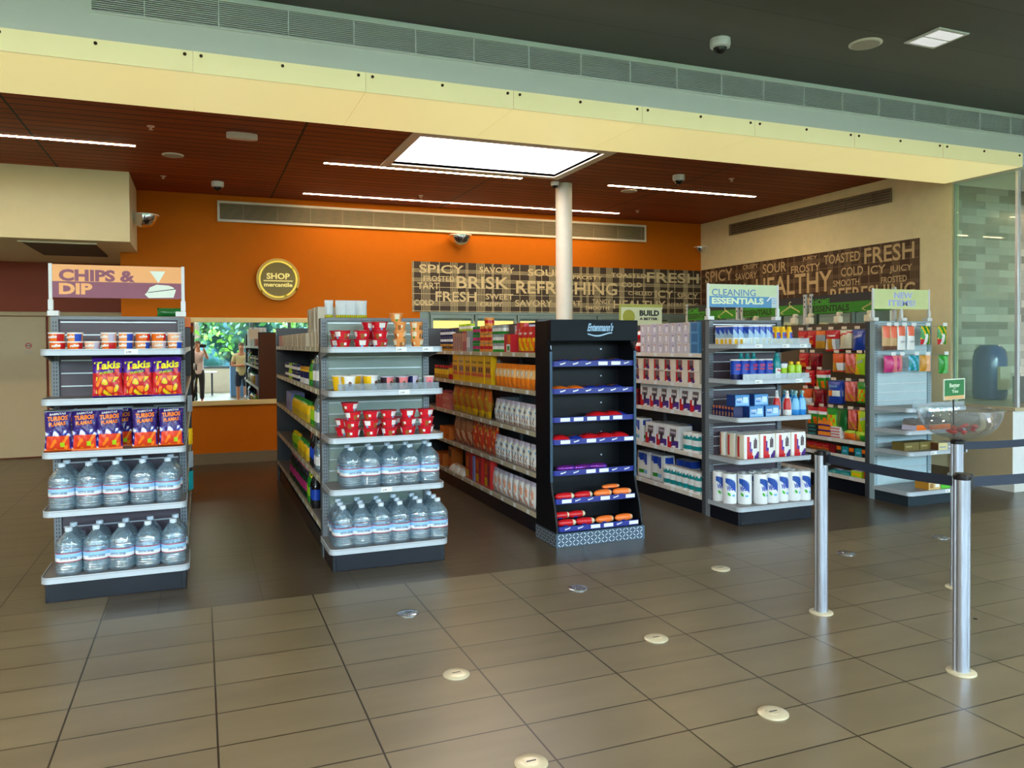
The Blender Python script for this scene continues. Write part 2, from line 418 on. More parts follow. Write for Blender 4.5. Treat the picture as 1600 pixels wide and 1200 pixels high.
# ------------------------------------------------------------------ ceiling fittings
def fixture(x0, x1, y, label, e=50.0):
    root = empty('linear_light', (x0, y, ZC))
    b = MB(); b.box(0, x1 - x0, -.035, .035, -.002, .0, mat('lamp_frame', (210, 150, 100), .4)); b.build('housing', root)
    b = MB(); b.box(.01, x1 - x0 - .01, -.027, .027, -.0035, -.002, mat('warm_lamp', (255, 224, 176), .5, emit=e, noise=0)); b.build('diffuser', root, smooth=False)
    tag(root, label, 'ceiling light')
fixture(1.31, 3.73, 8.95, 'warm linear ceiling light in front of the skylight edge')
fixture(1.31, 6.17, 10.84, 'longest warm linear ceiling light near the orange wall')
fixture(4.93, 7.28, 8.95, 'warm linear ceiling light right of the round column')
fixture(-6.6, -.58, 8.85, 'warm linear ceiling light at left in front of the bulkhead')
fixture(10.6, 12.6, 6.6, 'added unseen linear light brightening the mosaic beyond the right frame edge')  # lamp added out of view to brighten the mosaic behind the glass
bpy.data.objects[[o.name for o in C.objects if o.name.startswith('linear_light')][-1]].location.z = 3.41
def dome_cam(x, y, z, label, s=1.0, body=None):
    root = empty('dome_camera', (x, y, z))
    b = MB(); b.lathe([(.062 * s, 0), (.064 * s, -.03 * s), (.06 * s, -.05 * s), (.045 * s, -.055 * s)], 24, body or wh); b.build('housing', root)
    b = MB(); b.ball((0, 0, -.05 * s), .043 * s, mat('smoked_dome', (24, 24, 26), .08), 16, 6, v0=0, v1=.5); b.build('dome', root)
    tag(root, label, 'security camera')
dome_cam(3.78, 5.06, ZH, 'white dome security camera on the dark hall ceiling', 1.25)
dome_cam(.23, 10.45, ZC, 'white dome camera on the wood ceiling near the orange wall', 1.2)
dome_cam(5.46, 8.13, ZC, 'white dome camera on the wood ceiling left of the tan wall', 1.2)
dome_cam(4.2, 9.0, ZC, 'small white camera on the ceiling touching the round column', .9)
def disc_thing(name, x, y, z, r, label, cat, group=None):
    b = MB(); b.lathe([(r, 0), (r, -.006), (r * .9, -.012)], 32, mat('off_white_plastic', (236, 228, 214), .5))
    o = b.build(name); o.location = (x, y, z)
    g = MB(); g.lathe([(r * .85, -.0125), (r * .85, -.0135)], 32, mat('speaker_mesh', (190, 180, 166), .7)); g.build('speaker_grille', o)
    tag(o, label, cat, group)
disc_thing('ceiling_speaker', 4.91, 4.72, ZH, .125, 'round white ceiling speaker on the dark hall ceiling', 'speaker')
disc_thing('ceiling_speaker', -.245, 9.13, ZC, .11, 'round speaker on the wood ceiling above the orange wall, left', 'speaker')
disc_thing('ceiling_speaker', 5.38, 9.18, ZC, .11, 'round speaker on the wood ceiling behind the right linear light', 'speaker')
b = MB(); b.box(-.16, .16, -.16, .16, -.012, 0, wh); r = b.build('ceiling_diffuser', bevel=.003); r.location = (5.33, 4.43, ZH)
b = MB(); b.box(-.13, .13, -.13, -.01, -.014, -.011, mat('light_diffuser', (235, 235, 238), .4, emit=.5)); b.box(-.13, .13, .01, .13, -.014, -.011, MATS['light_diffuser']); b.build('diffuser', r)
tag(r, 'square white recessed downlight on the dark hall ceiling', 'ceiling light')
for i, lx in enumerate((-5.1, -2.5, .1, 2.7, 5.3, 7.9)):
    for j, ly in enumerate((1.8, -.9, -3.5)):
        q = MB(); q.box(-.16, .16, -.16, -.13, -.012, 0, wh); q.box(-.16, .16, .13, .16, -.012, 0, wh); q.box(-.16, -.13, -.13, .13, -.012, 0, wh); q.box(.13, .16, -.13, .13, -.012, 0, wh)
        r = q.build('ceiling_diffuser'); r.location = (lx, ly, ZH); tag(r, 'added unseen downlight on the hall ceiling behind the viewer', 'ceiling light', 'added hall downlights')  # fittings for the added hall lamps, none of them in view
b = MB(); pts = [(.12 * math.cos(a) * 1 + (.06 if math.cos(a) > 0 else -.06) - .0, .05 * math.sin(a)) for a in [2 * PI * (k + .5) / 24 for k in range(24)]]
b.prism([(p[0] * .8, p[1]) for p in pts], -.06, 0, mat('ivory_plastic', (222, 206, 192), .4)); r = b.build('emergency_light', bevel=.008); r.location = (.4, 7.97, ZC); tag(r, 'white oval emergency light on the wood ceiling', 'emergency light')
for (x, y, lb) in ((-.4, 8.01, 'near the front left'), (-.386, 10.3, 'above the bulkhead corner'), (6.19, 8.06, 'right of the dome camera'), (6.3, 10.5, 'near the orange wall right side'), (2.84, 10.44, 'behind the skylight')):
    b = MB(); b.lathe([(.035, 0), (.03, -.008), (.012, -.012), (.01, -.03), (.022, -.032), (.022, -.035)], 16, mat('pinkish_brass', (214, 180, 160), .3, metal=.4))
    r = b.build('sprinkler_head'); r.location = (x, y, ZC); tag(r, 'small ceiling sprinkler head ' + lb, 'sprinkler')
# convex mirrors
def convex(x, y, z, nx, ny, r, label):
    root = empty('convex_mirror', (x, y, z))
    a = math.atan2(ny, nx)
    b = MB(); b.ball((0, 0, 0), r, chrome, 24, 8, v0=0, v1=.5, sc=(1, 1, .95)); o = b.build('mirror_dome', root)
    b = MB(); b.lathe([(r * 1.02, 0), (r * 1.02, .012)], 24, white); b.build('rim', root)
    tag(root, label, 'convex mirror')
convex(3.65, YW - .16, 3.24, 0, -1, .165, 'chrome half dome mirror under the vent on the orange wall')
convex(XR - .1, YW - .12, 3.24, 0, -1, .1, 'small chrome half dome mirror in the right wall corner')
convex(-.62, 10.75, 3.24, 1, 0, .16, 'chrome half dome mirror beside the white bulkhead')
# round shop sign
root = empty('shop_sign', (1.02, YW - .03, 2.53))
def discY(B, r0, r1, y0, y1, mm, seg=48):
    if r0 == 0:
        B.prism([(r1 * math.cos(2 * PI * k / seg), r1 * math.sin(2 * PI * k / seg)) for k in range(seg)], y0, y1, mm, 'y')
    else:
        for k in range(seg):
            a, c = 2 * PI * k / seg, 2 * PI * (k + 1) / seg
            q = [(r0 * math.cos(a), r0 * math.sin(a)), (r1 * math.cos(a), r1 * math.sin(a)), (r1 * math.cos(c), r1 * math.sin(c)), (r0 * math.cos(c), r0 * math.sin(c))]
            B.prism(q, y0, y1, mm, 'y')
signy = mat('sign_yellow', (238, 212, 70), .35, emit=.25)
b = MB(); discY(b, 0, .275, -.03, .03, mat('sign_olive', (124, 106, 22), .4)); b.build('face', root)
b = MB(); discY(b, .235, .262, -.042, -.028, signy); discY(b, .27, .29, -.036, .03, mat('sign_gold_edge', (214, 170, 60), .35)); b.build('ring', root, merge=True)
b = MB(); b.text('SHOP', (-.155, -.031, .0), (1, 0, 0), (0, 0, 1), .31, .085, mat('sign_letters', (244, 226, 130), .4, emit=.2), depth=.012, bold=.03); b.box(-.195, .195, -.045, -.03, -.03, -.016, MATS['sign_letters'])
b.text('mercantile', (-.19, -.031, -.105), (1, 0, 0), (0, 0, 1), .38, .058, MATS['sign_letters'], depth=.01, bold=.03); b.build('lettering', root, smooth=False)
tag(root, 'round olive shop sign with yellow ring on the orange wall', 'sign')
# door sticker
b = MB(); discY(b, .028, .042, -.002, 0, red, 32); b.box(-.03, .03, -.002, -.0, -.006, .006, ink); b.box(-.055, .055, -.001, 0, -.12, -.065, mat('sticker_film', (205, 185, 150), .4))
r = b.build('door_sticker'); r.location = (-2.3, 13.058, 1.63); tag(r, 'round red prohibition sticker on the beige door', 'sticker')
# wall mirror
root = empty('wall_mirror', (0, YW, 0))
mir = mat('mirror_glass', (236, 246, 246), .0, metal=1, noise=0)
b = MB(); b.box(-.18, 1.5, -.012, -.002, .865, 1.93, mir); b.build('glass', root, smooth=False)
b = MB(); fm_ = mat('mirror_frame', (226, 200, 136), .5)
b.box(-.24, 1.56, -.03, 0, 1.93, 1.995, fm_); b.box(-.24, 1.56, -.03, 0, .80, .865, fm_); b.box(-.24, -.18, -.03, 0, .865, 1.93, fm_); b.box(1.5, 1.56, -.03, 0, .865, 1.93, fm_)
b.build('frame', root, bevel=.004); tag(root, 'wide mirror with cream frame on the orange wall', 'mirror')

# ------------------------------------------------------------------ murals
mb_ = mat('mural_brown', (58, 42, 28), .6); ml = mat('mural_line', (216, 200, 154), .6); mt = mat('mural_letter', (214, 196, 150), .6)
def mural(name, a0, a1, z0, z1, words, side, label, bgm, seed, lm, tm):
    rnd = random.Random(seed)
    root = empty(name)
    B = MB(); L = MB(); T = MB()
    def q(Bm, s0, s1, c0, c1, off, mm):
        if side == 'r': Bm.box(s0, s1, YW - off - .002, YW - off, c0, c1, mm)
        else: Bm.box(XR - off - .002, XR - off, min(s0, s1), max(s0, s1), c0, c1, mm)
    q(B, a0, a1, z0, z1, .004, bgm)
    s = min(a0, a1)
    e = max(a0, a1)
    while s < e - .05:
        n = rnd.choice((1, 2, 4, 5, 6)); g = rnd.choice((.02, .025))
        for i in range(n):
            if s + i * g < e - .01: q(L, s + i * g, s + i * g + .007, z0, z1, .008, lm)
        s += n * g + rnd.uniform(.06, .17)
    z = z0 + .01
    while z < z1 - .03:
        n = rnd.choice((1, 2, 3, 4)); g = .02
        for i in range(n):
            if z + i * g < z1 - .02: q(L, a0, a1, z + i * g, z + i * g + .0065, .008, lm)
        z += n * g + rnd.uniform(.05, .1)
    B.build('panel', root, smooth=False); L.build('plaid_lines', root, smooth=False)
    for (t, p0, zt, p1, zb) in words:
        T = MB()
        if side == 'r': T.text(t, (p0, YW - .011, zb), (1, 0, 0), (0, 0, 1), p1 - p0, zt - zb, tm, bold=.015)
        else: T.text(t, (XR - .011, p0, zb), (0, -1, 0), (0, 0, 1), p0 - p1, zt - zb, tm, bold=.015)
        T.build('word', root, smooth=False)
    tag(root, label, 'wall mural')
mural('wall_mural', 2.94, XR - .01, 2.1, 2.852, [
    ('SPICY', 3.05, 2.81, 3.75, 2.68), ('SAVORY', 4.0, 2.80, 4.58, 2.71), ('SOUR', 4.81, 2.79, 5.42, 2.68), ('FROSTED', 3.12, 2.64, 3.6, 2.56), ('BRISK', 3.63, 2.65, 4.49, 2.46),
    ('REFRESHING', 4.61, 2.60, 6.41, 2.40), ('TART', 3.02, 2.54, 3.36, 2.44), ('FRESH', 3.3, 2.41, 3.95, 2.26), ('SWEET', 4.1, 2.39, 4.56, 2.30), ('COLD', 2.97, 2.28, 3.27, 2.20),
    ('CRISPY', 4.01, 2.26, 4.38, 2.19), ('SAVORY', 4.59, 2.30, 5.23, 2.20), ('TART', 5.36, 2.30, 5.75, 2.22), ('TOASTED', 6.3, 2.77, 6.97, 2.70), ('FRESH', 6.98, 2.80, 8.02, 2.63), ('FROSTY', 5.6, 2.71, 6.14, 2.65),
    ('COLD', 6.49, 2.62, 6.88, 2.54), ('CHILLED', 6.62, 2.47, 7.08, 2.41), ('ICY', 7.14, 2.5, 7.5, 2.38), ('SPICY', 7.58, 2.46, 8.0, 2.36), ('TANGY', 5.95, 2.33, 6.29, 2.26), ('SMOOTH', 5.82, 2.22, 6.26, 2.16),
    ('HEALTHY', 6.34, 2.32, 7.35, 2.18), ('REFRESHING', 7.39, 2.29, 8.0, 2.23)], 'r', 'dark plaid word mural on the rear wall above the coolers', mb_, 3, ml, mt)
mural('wall_mural', YW - .02, 6.92, 2.03, 2.86, [
    ('SPICY', 11.21, 2.82, 10.47, 2.63), ('CRISPY', 10.22, 2.84, 9.84, 2.77), ('SAVORY', 10.40, 2.72, 9.87, 2.61), ('SOUR', 9.74, 2.81, 9.22, 2.66), ('JUICY', 8.88, 2.83, 8.6, 2.77), ('FROSTY', 9.12, 2.72, 8.54, 2.61),
    ('TOASTED', 8.47, 2.81, 7.83, 2.68), ('FRESH', 7.76, 2.83, 6.99, 2.62), ('HEALTHY', 9.9, 2.60, 8.32, 2.31), ('BRISK', 10.9, 2.55, 10.1, 2.42), ('COLD', 8.16, 2.61, 7.78, 2.49), ('ICY', 7.7, 2.59, 7.42, 2.48), ('JUICY', 7.36, 2.56, 7.02, 2.46),
    ('SMOOTH', 8.3, 2.45, 7.84, 2.36), ('FROSTED', 7.49, 2.43, 7.1, 2.35), ('REFRESHING', 8.35, 2.34, 6.98, 2.15), ('SWEET', 9.4, 2.24, 8.7, 2.14)], 's', 'brown plaid word mural on the tan side wall', mat('mural_dark_brown', (70, 44, 28), .6), 5, mat('mural_line_side', (140, 114, 84), .6), mat('mural_letter_side', (206, 178, 132), .6))

# ------------------------------------------------------------------ coolers
framet = mat('cooler_frame', (118, 134, 128), .4, metal=.3); glassc = clear_mat('cooler_glass', (250, 250, 244), .05, .0, .03, refl=.3)
def cooler(name, s0, s1, side, label, doors, back_c, e, goods, key):
    root = empty(name)
    D = .55
    def bx(B, a0, a1, n0, n1, c0, c1, mm):
        if side == 'r': B.box(a0, a1, YW + n0, YW + n1, c0, c1, mm)
        else: B.box(XR - .62 + n0, XR - .62 + n1, a0, a1, c0, c1, mm)
    B = MB()
    bx(B, s0, s1, D, D + .03, 0, 2.08, mat(key + '_back', back_c, .6, emit=e)); bx(B, s0, s1, .0, D, 2.05, 2.09, framet); bx(B, s0, s1, -.052, .0, 2.062, 2.1, framet); bx(B, s0, s1, .001, .03, 1.97, 2.05, framet)  # back panel itself glows, in place of lamps inside the cooler
    bx(B, s0, s0 + .04, .0, D, 0, 2.09, framet); bx(B, s1 - .04, s1, 0, D, 0, 2.09, framet); bx(B, s0, s1, 0, D, 0, .12, framet)
    B.build('case', root)
    S = MB()
    for z in (.5, .9, 1.3, 1.68): bx(S, s0 + .04, s1 - .04, .1, D, z, z + .015, white)
    S.build('shelf', root)
    n = doors; wd = (s1 - s0) / n
    for i in range(n):
        F = MB(); a, b_ = s0 + i * wd, s0 + (i + 1) * wd
        bx(F, a + .01, a + .05, -.05, 0, .12, 2.06, framet); bx(F, b_ - .05, b_ - .01, -.05, 0, .12, 2.06, framet)
        bx(F, a + .05, b_ - .05, -.05, 0, 2.0, 2.06, framet); bx(F, a + .05, b_ - .05, -.05, 0, .12, .18, framet)
        o = F.build('door', root, bevel=.003)
        G = MB(); bx(G, a + .05, b_ - .05, -.03, -.022, .18, 2.0, glassc); G.build('pane', o, smooth=False)
        H = MB(); bx(H, a + .06, a + .08, -.09, -.05, .8, 1.3, silver); H.build('handle', o)
    tag(root, label, 'cooler')
cooler('drinks_cooler', 3.2, XR - .64, 'r', 'lit glass door drinks cooler bank under the rear mural', 6, (250, 226, 140), 1.1, 0, 'drinks')
cooler('upright_freezer', 7.3, 10.6, 's', 'glass door cooler along the tan side wall behind snacks', 5, (200, 210, 190), .18, 0, 'side')
m = MB(); m.box(3.06, 3.2, YW, YW + .1, 0, 2.1, framet); m.box(XR - .64, XR, YW, YW + .1, 0, 2.1, framet); struct(m.build('trim_4'))
# ------------------------------------------------------------------ right side: glass screen, counter, mosaic wall
mos = brick_mat('mosaic_tile_wall', (228, 226, 216), (134, 134, 126), (186, 186, 176), .43, .098, (-.1, 0, 0), rot=(PI / 2, 0, 0), rough=.25, mortar=.003, noise=.1, offset=.4, bias=-.1)
m = MB(); m.box(XR + .12, 13, 7.2, 7.3, 0, ZH, mos); struct(m.build('wall_mosaic', smooth=False))
root = empty('service_counter', (0, 0, 0))
b = MB(); ctn = mat('counter_beige', (190, 172, 140), .35, coat=.3); b.box(XR - .02, 12, 5.74, 6.499, .09, .86, ctn, fr=mat('counter_white_end', (226, 228, 228), .35)); b.build('body', root)
b = MB(); b.box(XR - .03, 12, 5.71, 6.499, .86, .9, ctn); b.build('countertop', root, bevel=.004)
b = MB(); b.box(XR - .05, 12, 5.7, 6.499, 0, .09, mat('counter_plinth', (214, 214, 208), .4)); b.build('plinth', root)
tag(root, 'beige service counter with white end at the right edge', 'counter')
b = MB(); b.box(XR + .14, 12, 6.51, 7.19, 0, .895, ctn); r = b.build('back_counter', bevel=.003); tag(r, 'beige back counter behind the glass screen', 'counter')
root = empty('glass_screen', (XR, 0, 0))
b = MB(); b.box(.02, .03, 5.74, 6.46, .9, 3.42, clear_mat('screen_glass', (236, 250, 243), .02, .11, .02, dcol=(220, 240, 230), refl=.08)); b.build('pane', root, smooth=False)
b = MB(); b.box(.005, .045, 5.71, 5.745, .9, 3.42, mat('screen_post', (226, 232, 238), .25, metal=.5)); b.box(.01, .04, 6.455, 6.48, .9, 3.42, mat('screen_edge', (150, 176, 160), .3)); b.build('post', root, bevel=.003)
tag(root, 'tall greenish glass screen standing on the beige counter', 'glass screen')
b = MB(); b.lathe([(.0, 0), (.16, 0), (.17, .05), (.17, .5), (.15, .6), (.1, .66), (.0, .67)], 24, mat('dispenser_blue', (70, 100, 160), .2, coat=.5), sq=3, cap=False)
r = b.build('drink_dispenser'); r.location = (9.05, 6.75, .9)
b = MB(); b.box(-.09, .09, -.2, -.165, .12, .4, mat('dispenser_label', (220, 214, 190), .4)); b.build('label_plate', r)
tag(r, 'blue drink dispenser standing behind the glass screen', 'dispenser')
b = MB(); b.box(-.2, .2, -.15, .15, 0, .3, greyp); b.box(-.16, .16, -.155, -.15, .2, .27, ink); b.lathe([(.05, .3), (.05, .42), (.03, .45)], 16, ink, o=(-.1, 0, 0))
r = b.build('coffee_machine', bevel=.01); r.location = (8.95, 6.1, .9); tag(r, 'grey machine on the counter at the right frame edge', 'machine')
# ------------------------------------------------------------------ hall behind the camera (seen in the wall mirror)
m = MB(); m.box(-9, 13, -6.2, -6.1, 0, .82, white); m.box(-9, 13, -6.2, -6.1, 3.8, ZH + .06, white); struct(m.build('wall_window_side', smooth=False))
mull = mat('mullion_grey', (96, 112, 120), .4, metal=.3)
m = MB()
for x in (-9, -6.2, -3.4, -1.4, 1.62, 2.9, 4.2, 6.4, 8.6, 10.8, 12.9): m.box(x, x + .12, -6.2, -6.08, .82, 3.8, mull)
m.box(-9, 13, -6.2, -6.08, .82, .9, mull); m.box(-9, 13, -6.2, -6.08, 3.72, 3.8, mull)
m.box(-9, 13, -6.16, -6.15, .9, 3.72, clear_mat('window_glass', (244, 250, 252), .04, 0, .02, refl=.25))
struct(m.build('window_1', smooth=False))
grass = mat('grass_ground', (96, 128, 60), .9, noise=.3)
m = MB(); m.poly([(-40, -60, -.02), (40, -60, -.02), (40, -6.2, -.02), (-40, -6.2, -.02)], grass); m.build('ground', smooth=False)['kind'] = 'structure'
leafm = [mat('leaf_green_%s' % n, c, .5, noise=.2) for n, c in (('dark', (24, 62, 56)), ('mid', (44, 88, 50)), ('light', (92, 128, 44)))]
hedgem = [mat('woodland_' + n, c, .9, noise=.4, nscale=1.5) for n, c in (('blue', (36, 78, 92)), ('teal', (30, 66, 70)), ('green', (56, 92, 60)))]
def tree(x, y, h, r, label, seed, n=900):
    rnd = random.Random(seed); root = empty('tree', (x, y, 0))
    b = MB(); b.tube([(0, 0, 0), (.1, .05, h * .4), (0, 0, h * .75)], [.16, .12, .05], mat('tree_bark', (80, 64, 50), .9), 8); b.build('trunk', root)
    b = MB()
    for i in range(n):
        a = rnd.uniform(0, 2 * PI); t = math.acos(rnd.uniform(-1, 1)); rr = r * rnd.uniform(.45, 1) * (1 + .25 * math.sin(3 * a + seed))
        c = Vector((rr * math.sin(t) * math.cos(a), rr * math.sin(t) * math.sin(a), h * .62 + rr * 1.15 * math.cos(t)))
        u = Vector((rnd.uniform(-1, 1), rnd.uniform(-1, 1), rnd.uniform(-1, 1))).normalized() * rnd.uniform(.09, .2); v = u.orthogonal().normalized() * u.length * .6
        b.poly([c - u, c + v, c + u, c - v], leafm[rnd.randrange(3)])
    b.build('crown', root, smooth=False)
    tag(root, label, 'tree')
tree(-4.6, -10.5, 4.6, 1.8, 'leafy tree outside the hall window, left in the mirror', 1)
tree(-.2, -12.5, 5.2, 2.1, 'leafy tree outside the hall window, centre in the mirror', 2)
tree(4.2, -10, 4.4, 1.7, 'leafy tree outside the hall window, right in the mirror', 4)
tree(8.8, -12, 5.4, 2.0, 'leafy tree outside the hall window, farthest right', 5, 500)
def hedge_pt(u, v):
    x = -22 + 48 * u; z = 3.5 * v * (1 + .16 * math.sin(x * 1.3) + .1 * math.sin(x * 3.1))
    return (x, -17 + 1.2 * math.sin(x * 2.1 + z) * math.sin(z * 1.7) + .6 * math.sin(x * 5 + z * 4) + 2.5 * v * v, z)
b = MB(); b.grid(hedge_pt, 160, 30, lambda u, v: hedgem[int(7 * abs(math.sin(u * 411 + v * 97))) % 3])
hd_ = b.build('woodland_edge', ang=180); tag(hd_, 'blue green woodland edge beyond the hall windows, seen in the mirror', 'woodland'); hd_['kind'] = 'stuff'
# bin and table by the window
root = empty('recycling_bin', (1.2, -3.2, 0))
b = MB(); b.box(-.34, .34, -.3, .3, .03, .98, mat('bin_blue', (84, 126, 176), .4)); b.box(-.2, .2, .298, .303, .78, .84, ink); b.build('body', root, bevel=.02)
b = MB(); b.prism([(-.3, .98), (.3, .98), (.22, 1.12), (-.3, 1.06)], -.36, .36, darkm, 'x'); b.build('lid', root, bevel=.01)
tag(root, 'blue recycling bin with dark lid, seen in the mirror', 'bin')
root = empty('bistro_table', (-.2, -4.6, 0))
b = MB(); b.box(-.7, .7, -.35, .35, .72, .76, wh); b.build('tabletop', root, bevel=.005)
for sx in (-.55, .55):
    b = MB(); b.tube([(sx, 0, 0), (sx, 0, .72)], .03, darkm); b.box(sx - .03, sx + .03, -.3, .3, 0, .03, darkm); b.build('leg', root)
tag(root, 'white topped table by the hall window, seen in the mirror', 'table')

# ------------------------------------------------------------------ people (seen only in the mirror, standing in the hall)
def skin(name, chains, m, parent=None, sub=2):
    """chains: list of lists of (pt, rx[, ry]); points closer than 1mm are joined"""
    vs = []; es = []; rs = []
    def vid(p, r):
        for i, q in enumerate(vs):
            if (Vector(q) - Vector(p)).length < 1e-3: return i
        vs.append(tuple(p)); rs.append(r); return len(vs) - 1
    for ch in chains:
        last = None
        for it in ch:
            r = it[1] if isinstance(it[1], tuple) else (it[1], it[1]); i = vid(it[0], r)
            if last is not None and last != i: es.append((last, i))
            last = i
    me = bpy.data.meshes.new(name); me.from_pydata(vs, es, []); me.materials.append(m)
    o = bpy.data.objects.new(name, me); C.objects.link(o)
    bpy.context.view_layer.objects.active = o
    md = o.modifiers.new('skin', 'SKIN'); md.use_smooth_shade = True
    if not me.skin_vertices: 
        bm = bmesh.new(); bm.from_mesh(me); bm.verts.layers.skin.verify(); bm.to_mesh(me); bm.free()
    for i, sv in enumerate(me.skin_vertices[0].data): sv.radius = rs[i]; sv.use_root = (i == 0)
    s = o.modifiers.new('sub', 'SUBSURF'); s.levels = sub; s.render_levels = sub
    if parent: o.parent = parent
    return o
skinm = mat('skin_tone', (198, 140, 112), .5, noise=.03)
def person(x, y, rz, hgt, shirt, trousers, hairc, shorts, pose, label):
    k = hgt / 1.75
    root = empty('person', (x, y, 0), rz)
    def S(p): return (p[0] * k, p[1] * k, p[2] * k)
    # figure faces -y locally
    hands = {'phone': ((-.10, -.36, 1.56), (.12, -.36, 1.56)), 'folded': ((.10, -.2, 1.12), (-.06, -.22, 1.14))}[pose]
    elb = {'phone': ((-.24, -.16, 1.27), (.24, -.16, 1.27)), 'folded': ((-.26, -.02, 1.12), (.26, -.02, 1.12))}[pose]
    sh = ((-.18, 0, 1.42), (.18, 0, 1.42))
    ch = [[(S((0, 0, .95)), (.14, .1)), (S((0, 0, 1.1)), (.13, .095)), (S((0, 0, 1.28)), (.15, .105)), (S((0, 0, 1.41)), (.11, .08)), (S((0, -.005, 1.5)), .055), (S((0, -.02, 1.56)), .06), (S((0, -.025, 1.64)), (.075, .09)), (S((0, -.02, 1.71)), (.06, .075))]]
    for i in (0, 1):
        ch.append([(S((0, 0, 1.41)), (.11, .08)), (S(sh[i]), .055), (S(elb[i]), .042), (S(hands[i]), (.026, .03))])
        s = -1 if i == 0 else 1
        ch.append([(S((0, 0, .95)), (.14, .1)), (S((s * .09, 0, .88)), .085), (S((s * .1, -.01, .5)), .055), (S((s * .1, .01, .3)), .05), (S((s * .1, .02, .08)), .038), (S((s * .1, -.1, .04)), (.04, .03)), (S((s * .1, -.17, .03)), (.035, .02))])
    body = skin('body', ch, skinm, root)
    for i in (0, 1):
        h = Vector(hands[i]); d = (h - Vector(elb[i])).normalized(); side = d.cross(Vector((0, 0, 1))).normalized()
        if pose == 'phone': d = Vector((0.35 if i == 0 else -.35, -.2, .9)).normalized(); side = Vector((0, 1, 0)).cross(d).normalized()
        up = side.cross(d)
        fc = [[(S(h), (.024, .016)), (S(h + d * .05), (.034, .014)), (S(h + d * .085), (.036, .012))]]
        for f in range(4):
            o_ = side * (.024 - .016 * f); L = (.065, .075, .07, .055)[f]
            b0 = h + d * .085 + o_
            fc.append([(S(h + d * .085), (.036, .012)), (S(b0 + d * .01), .009), (S(b0 + d * L * .6 + up * .01), .0085), (S(b0 + d * L + up * .03), .007)])
        fc.append([(S(h + d * .05), (.034, .014)), (S(h + d * .055 + side * .04), .01), (S(h + d * .085 + side * .055 + up * .01), .008)])
        skin('hand', fc, skinm, root, 1)
    # face
    b = MB(); cz = 1.64
    for s in (-1, 1):
        b.ball(S((s * .03, -.108, cz)), .011 * k, mat('eye_white', (235, 232, 225), .3), 10, 6); b.ball(S((s * .03, -.116, cz)), .006 * k, ink, 8, 5)
    b.build('eyes', root)
    b = MB(); b.ball(S((0, -.122, cz - .028)), .013 * k, skinm, 10, 6, sc=(.8, 1.2, 1.5)); b.build('nose', root)
    b = MB(); b.ball(S((0, -.108, cz - .062)), .02 * k, mat('lips', (160, 80, 76), .5), 10, 6, sc=(1.1, .4, .35)); b.build('mouth', root)
    for s in (-1, 1):
        b = MB(); b.ball(S((s * .078, -.015, cz - .01)), .024 * k, skinm, 8, 6, sc=(.35, .8, 1.2)); b.build('ear', root)
    b = MB(); b.ball(S((0, .022, 1.69)), .1 * k, hairc, 18, 12, sc=(.9, 1.02, .95)); b.build('hair', root)
    # clothing
    ch = [[(S((0, 0, .80)), (.17, .13)), (S((0, 0, .93)), (.17, .13)), (S((0, 0, 1.1)), (.152, .115)), (S((0, 0, 1.28)), (.168, .122)), (S((0, 0, 1.42)), (.12, .09))]]
    for i in (0, 1):
        e = Vector(sh[i]).lerp(Vector(elb[i]), .75); ch.append([(S((0, 0, 1.42)), (.12, .09)), (S(sh[i]), .07), (S(e), .058)])
    skin('shirt', ch, shirt, root)
    ch = [[(S((0, 0, 1.06)), (.15, .115)), (S((0, 0, .9)), (.16, .12))]]
    for s in (-1, 1):
        if shorts: ch.append([(S((0, 0, .9)), (.16, .12)), (S((s * .095, 0, .82)), .1), (S((s * .105, -.01, .5)), .088)])
        else: ch.append([(S((0, 0, .9)), (.16, .12)), (S((s * .095, 0, .82)), .098), (S((s * .1, -.01, .5)), .072), (S((s * .1, .01, .12)), .062)])
    skin('trousers', ch, trousers, root)
    for s in (-1, 1):
        b = MB(); b.grid(lambda u, v: S((s * .1 + .048 * math.cos(2 * PI * u) * (1 if v < .5 else max(.1, 1.1 - v)), -.06 + .145 * math.sin(2 * PI * u) * (1 if v < .6 else .8), .0 + .085 * v)), 20, 6, lambda u, v: ink)
        b.build('shoe', root)
    tag(root, label, 'person')
    return root
person(-.06, -.52, math.radians(172), 1.72, mat('white_pink_top', (222, 196, 196), .7), mat('dark_trousers', (44, 40, 46), .8), mat('brown_hair', (72, 46, 32), .6), False, 'phone', 'person in pale top holding up a phone, seen in the mirror')
person(1.04, .35, math.radians(185), 1.66, mat('cream_tshirt', (214, 204, 160), .8), mat('navy_shorts', (40, 52, 78), .8), mat('grey_brown_hair', (96, 78, 60), .6), True, 'folded', 'person in cream shirt and dark shorts, seen in the mirror')
b = MB(); b.box(-.082, .082, -.006, .006, -.04, .04, ink); b.lathe([(.006, 0), (.006, .002)], 12, greyp, o=(.06, 0, .04)); r = b.build('phone', bevel=.003); r.location = (.07, -.14, 1.6); r.rotation_euler = (0, 0, math.radians(-8))
tag(r, 'dark phone held up by the person in pale top', 'phone')

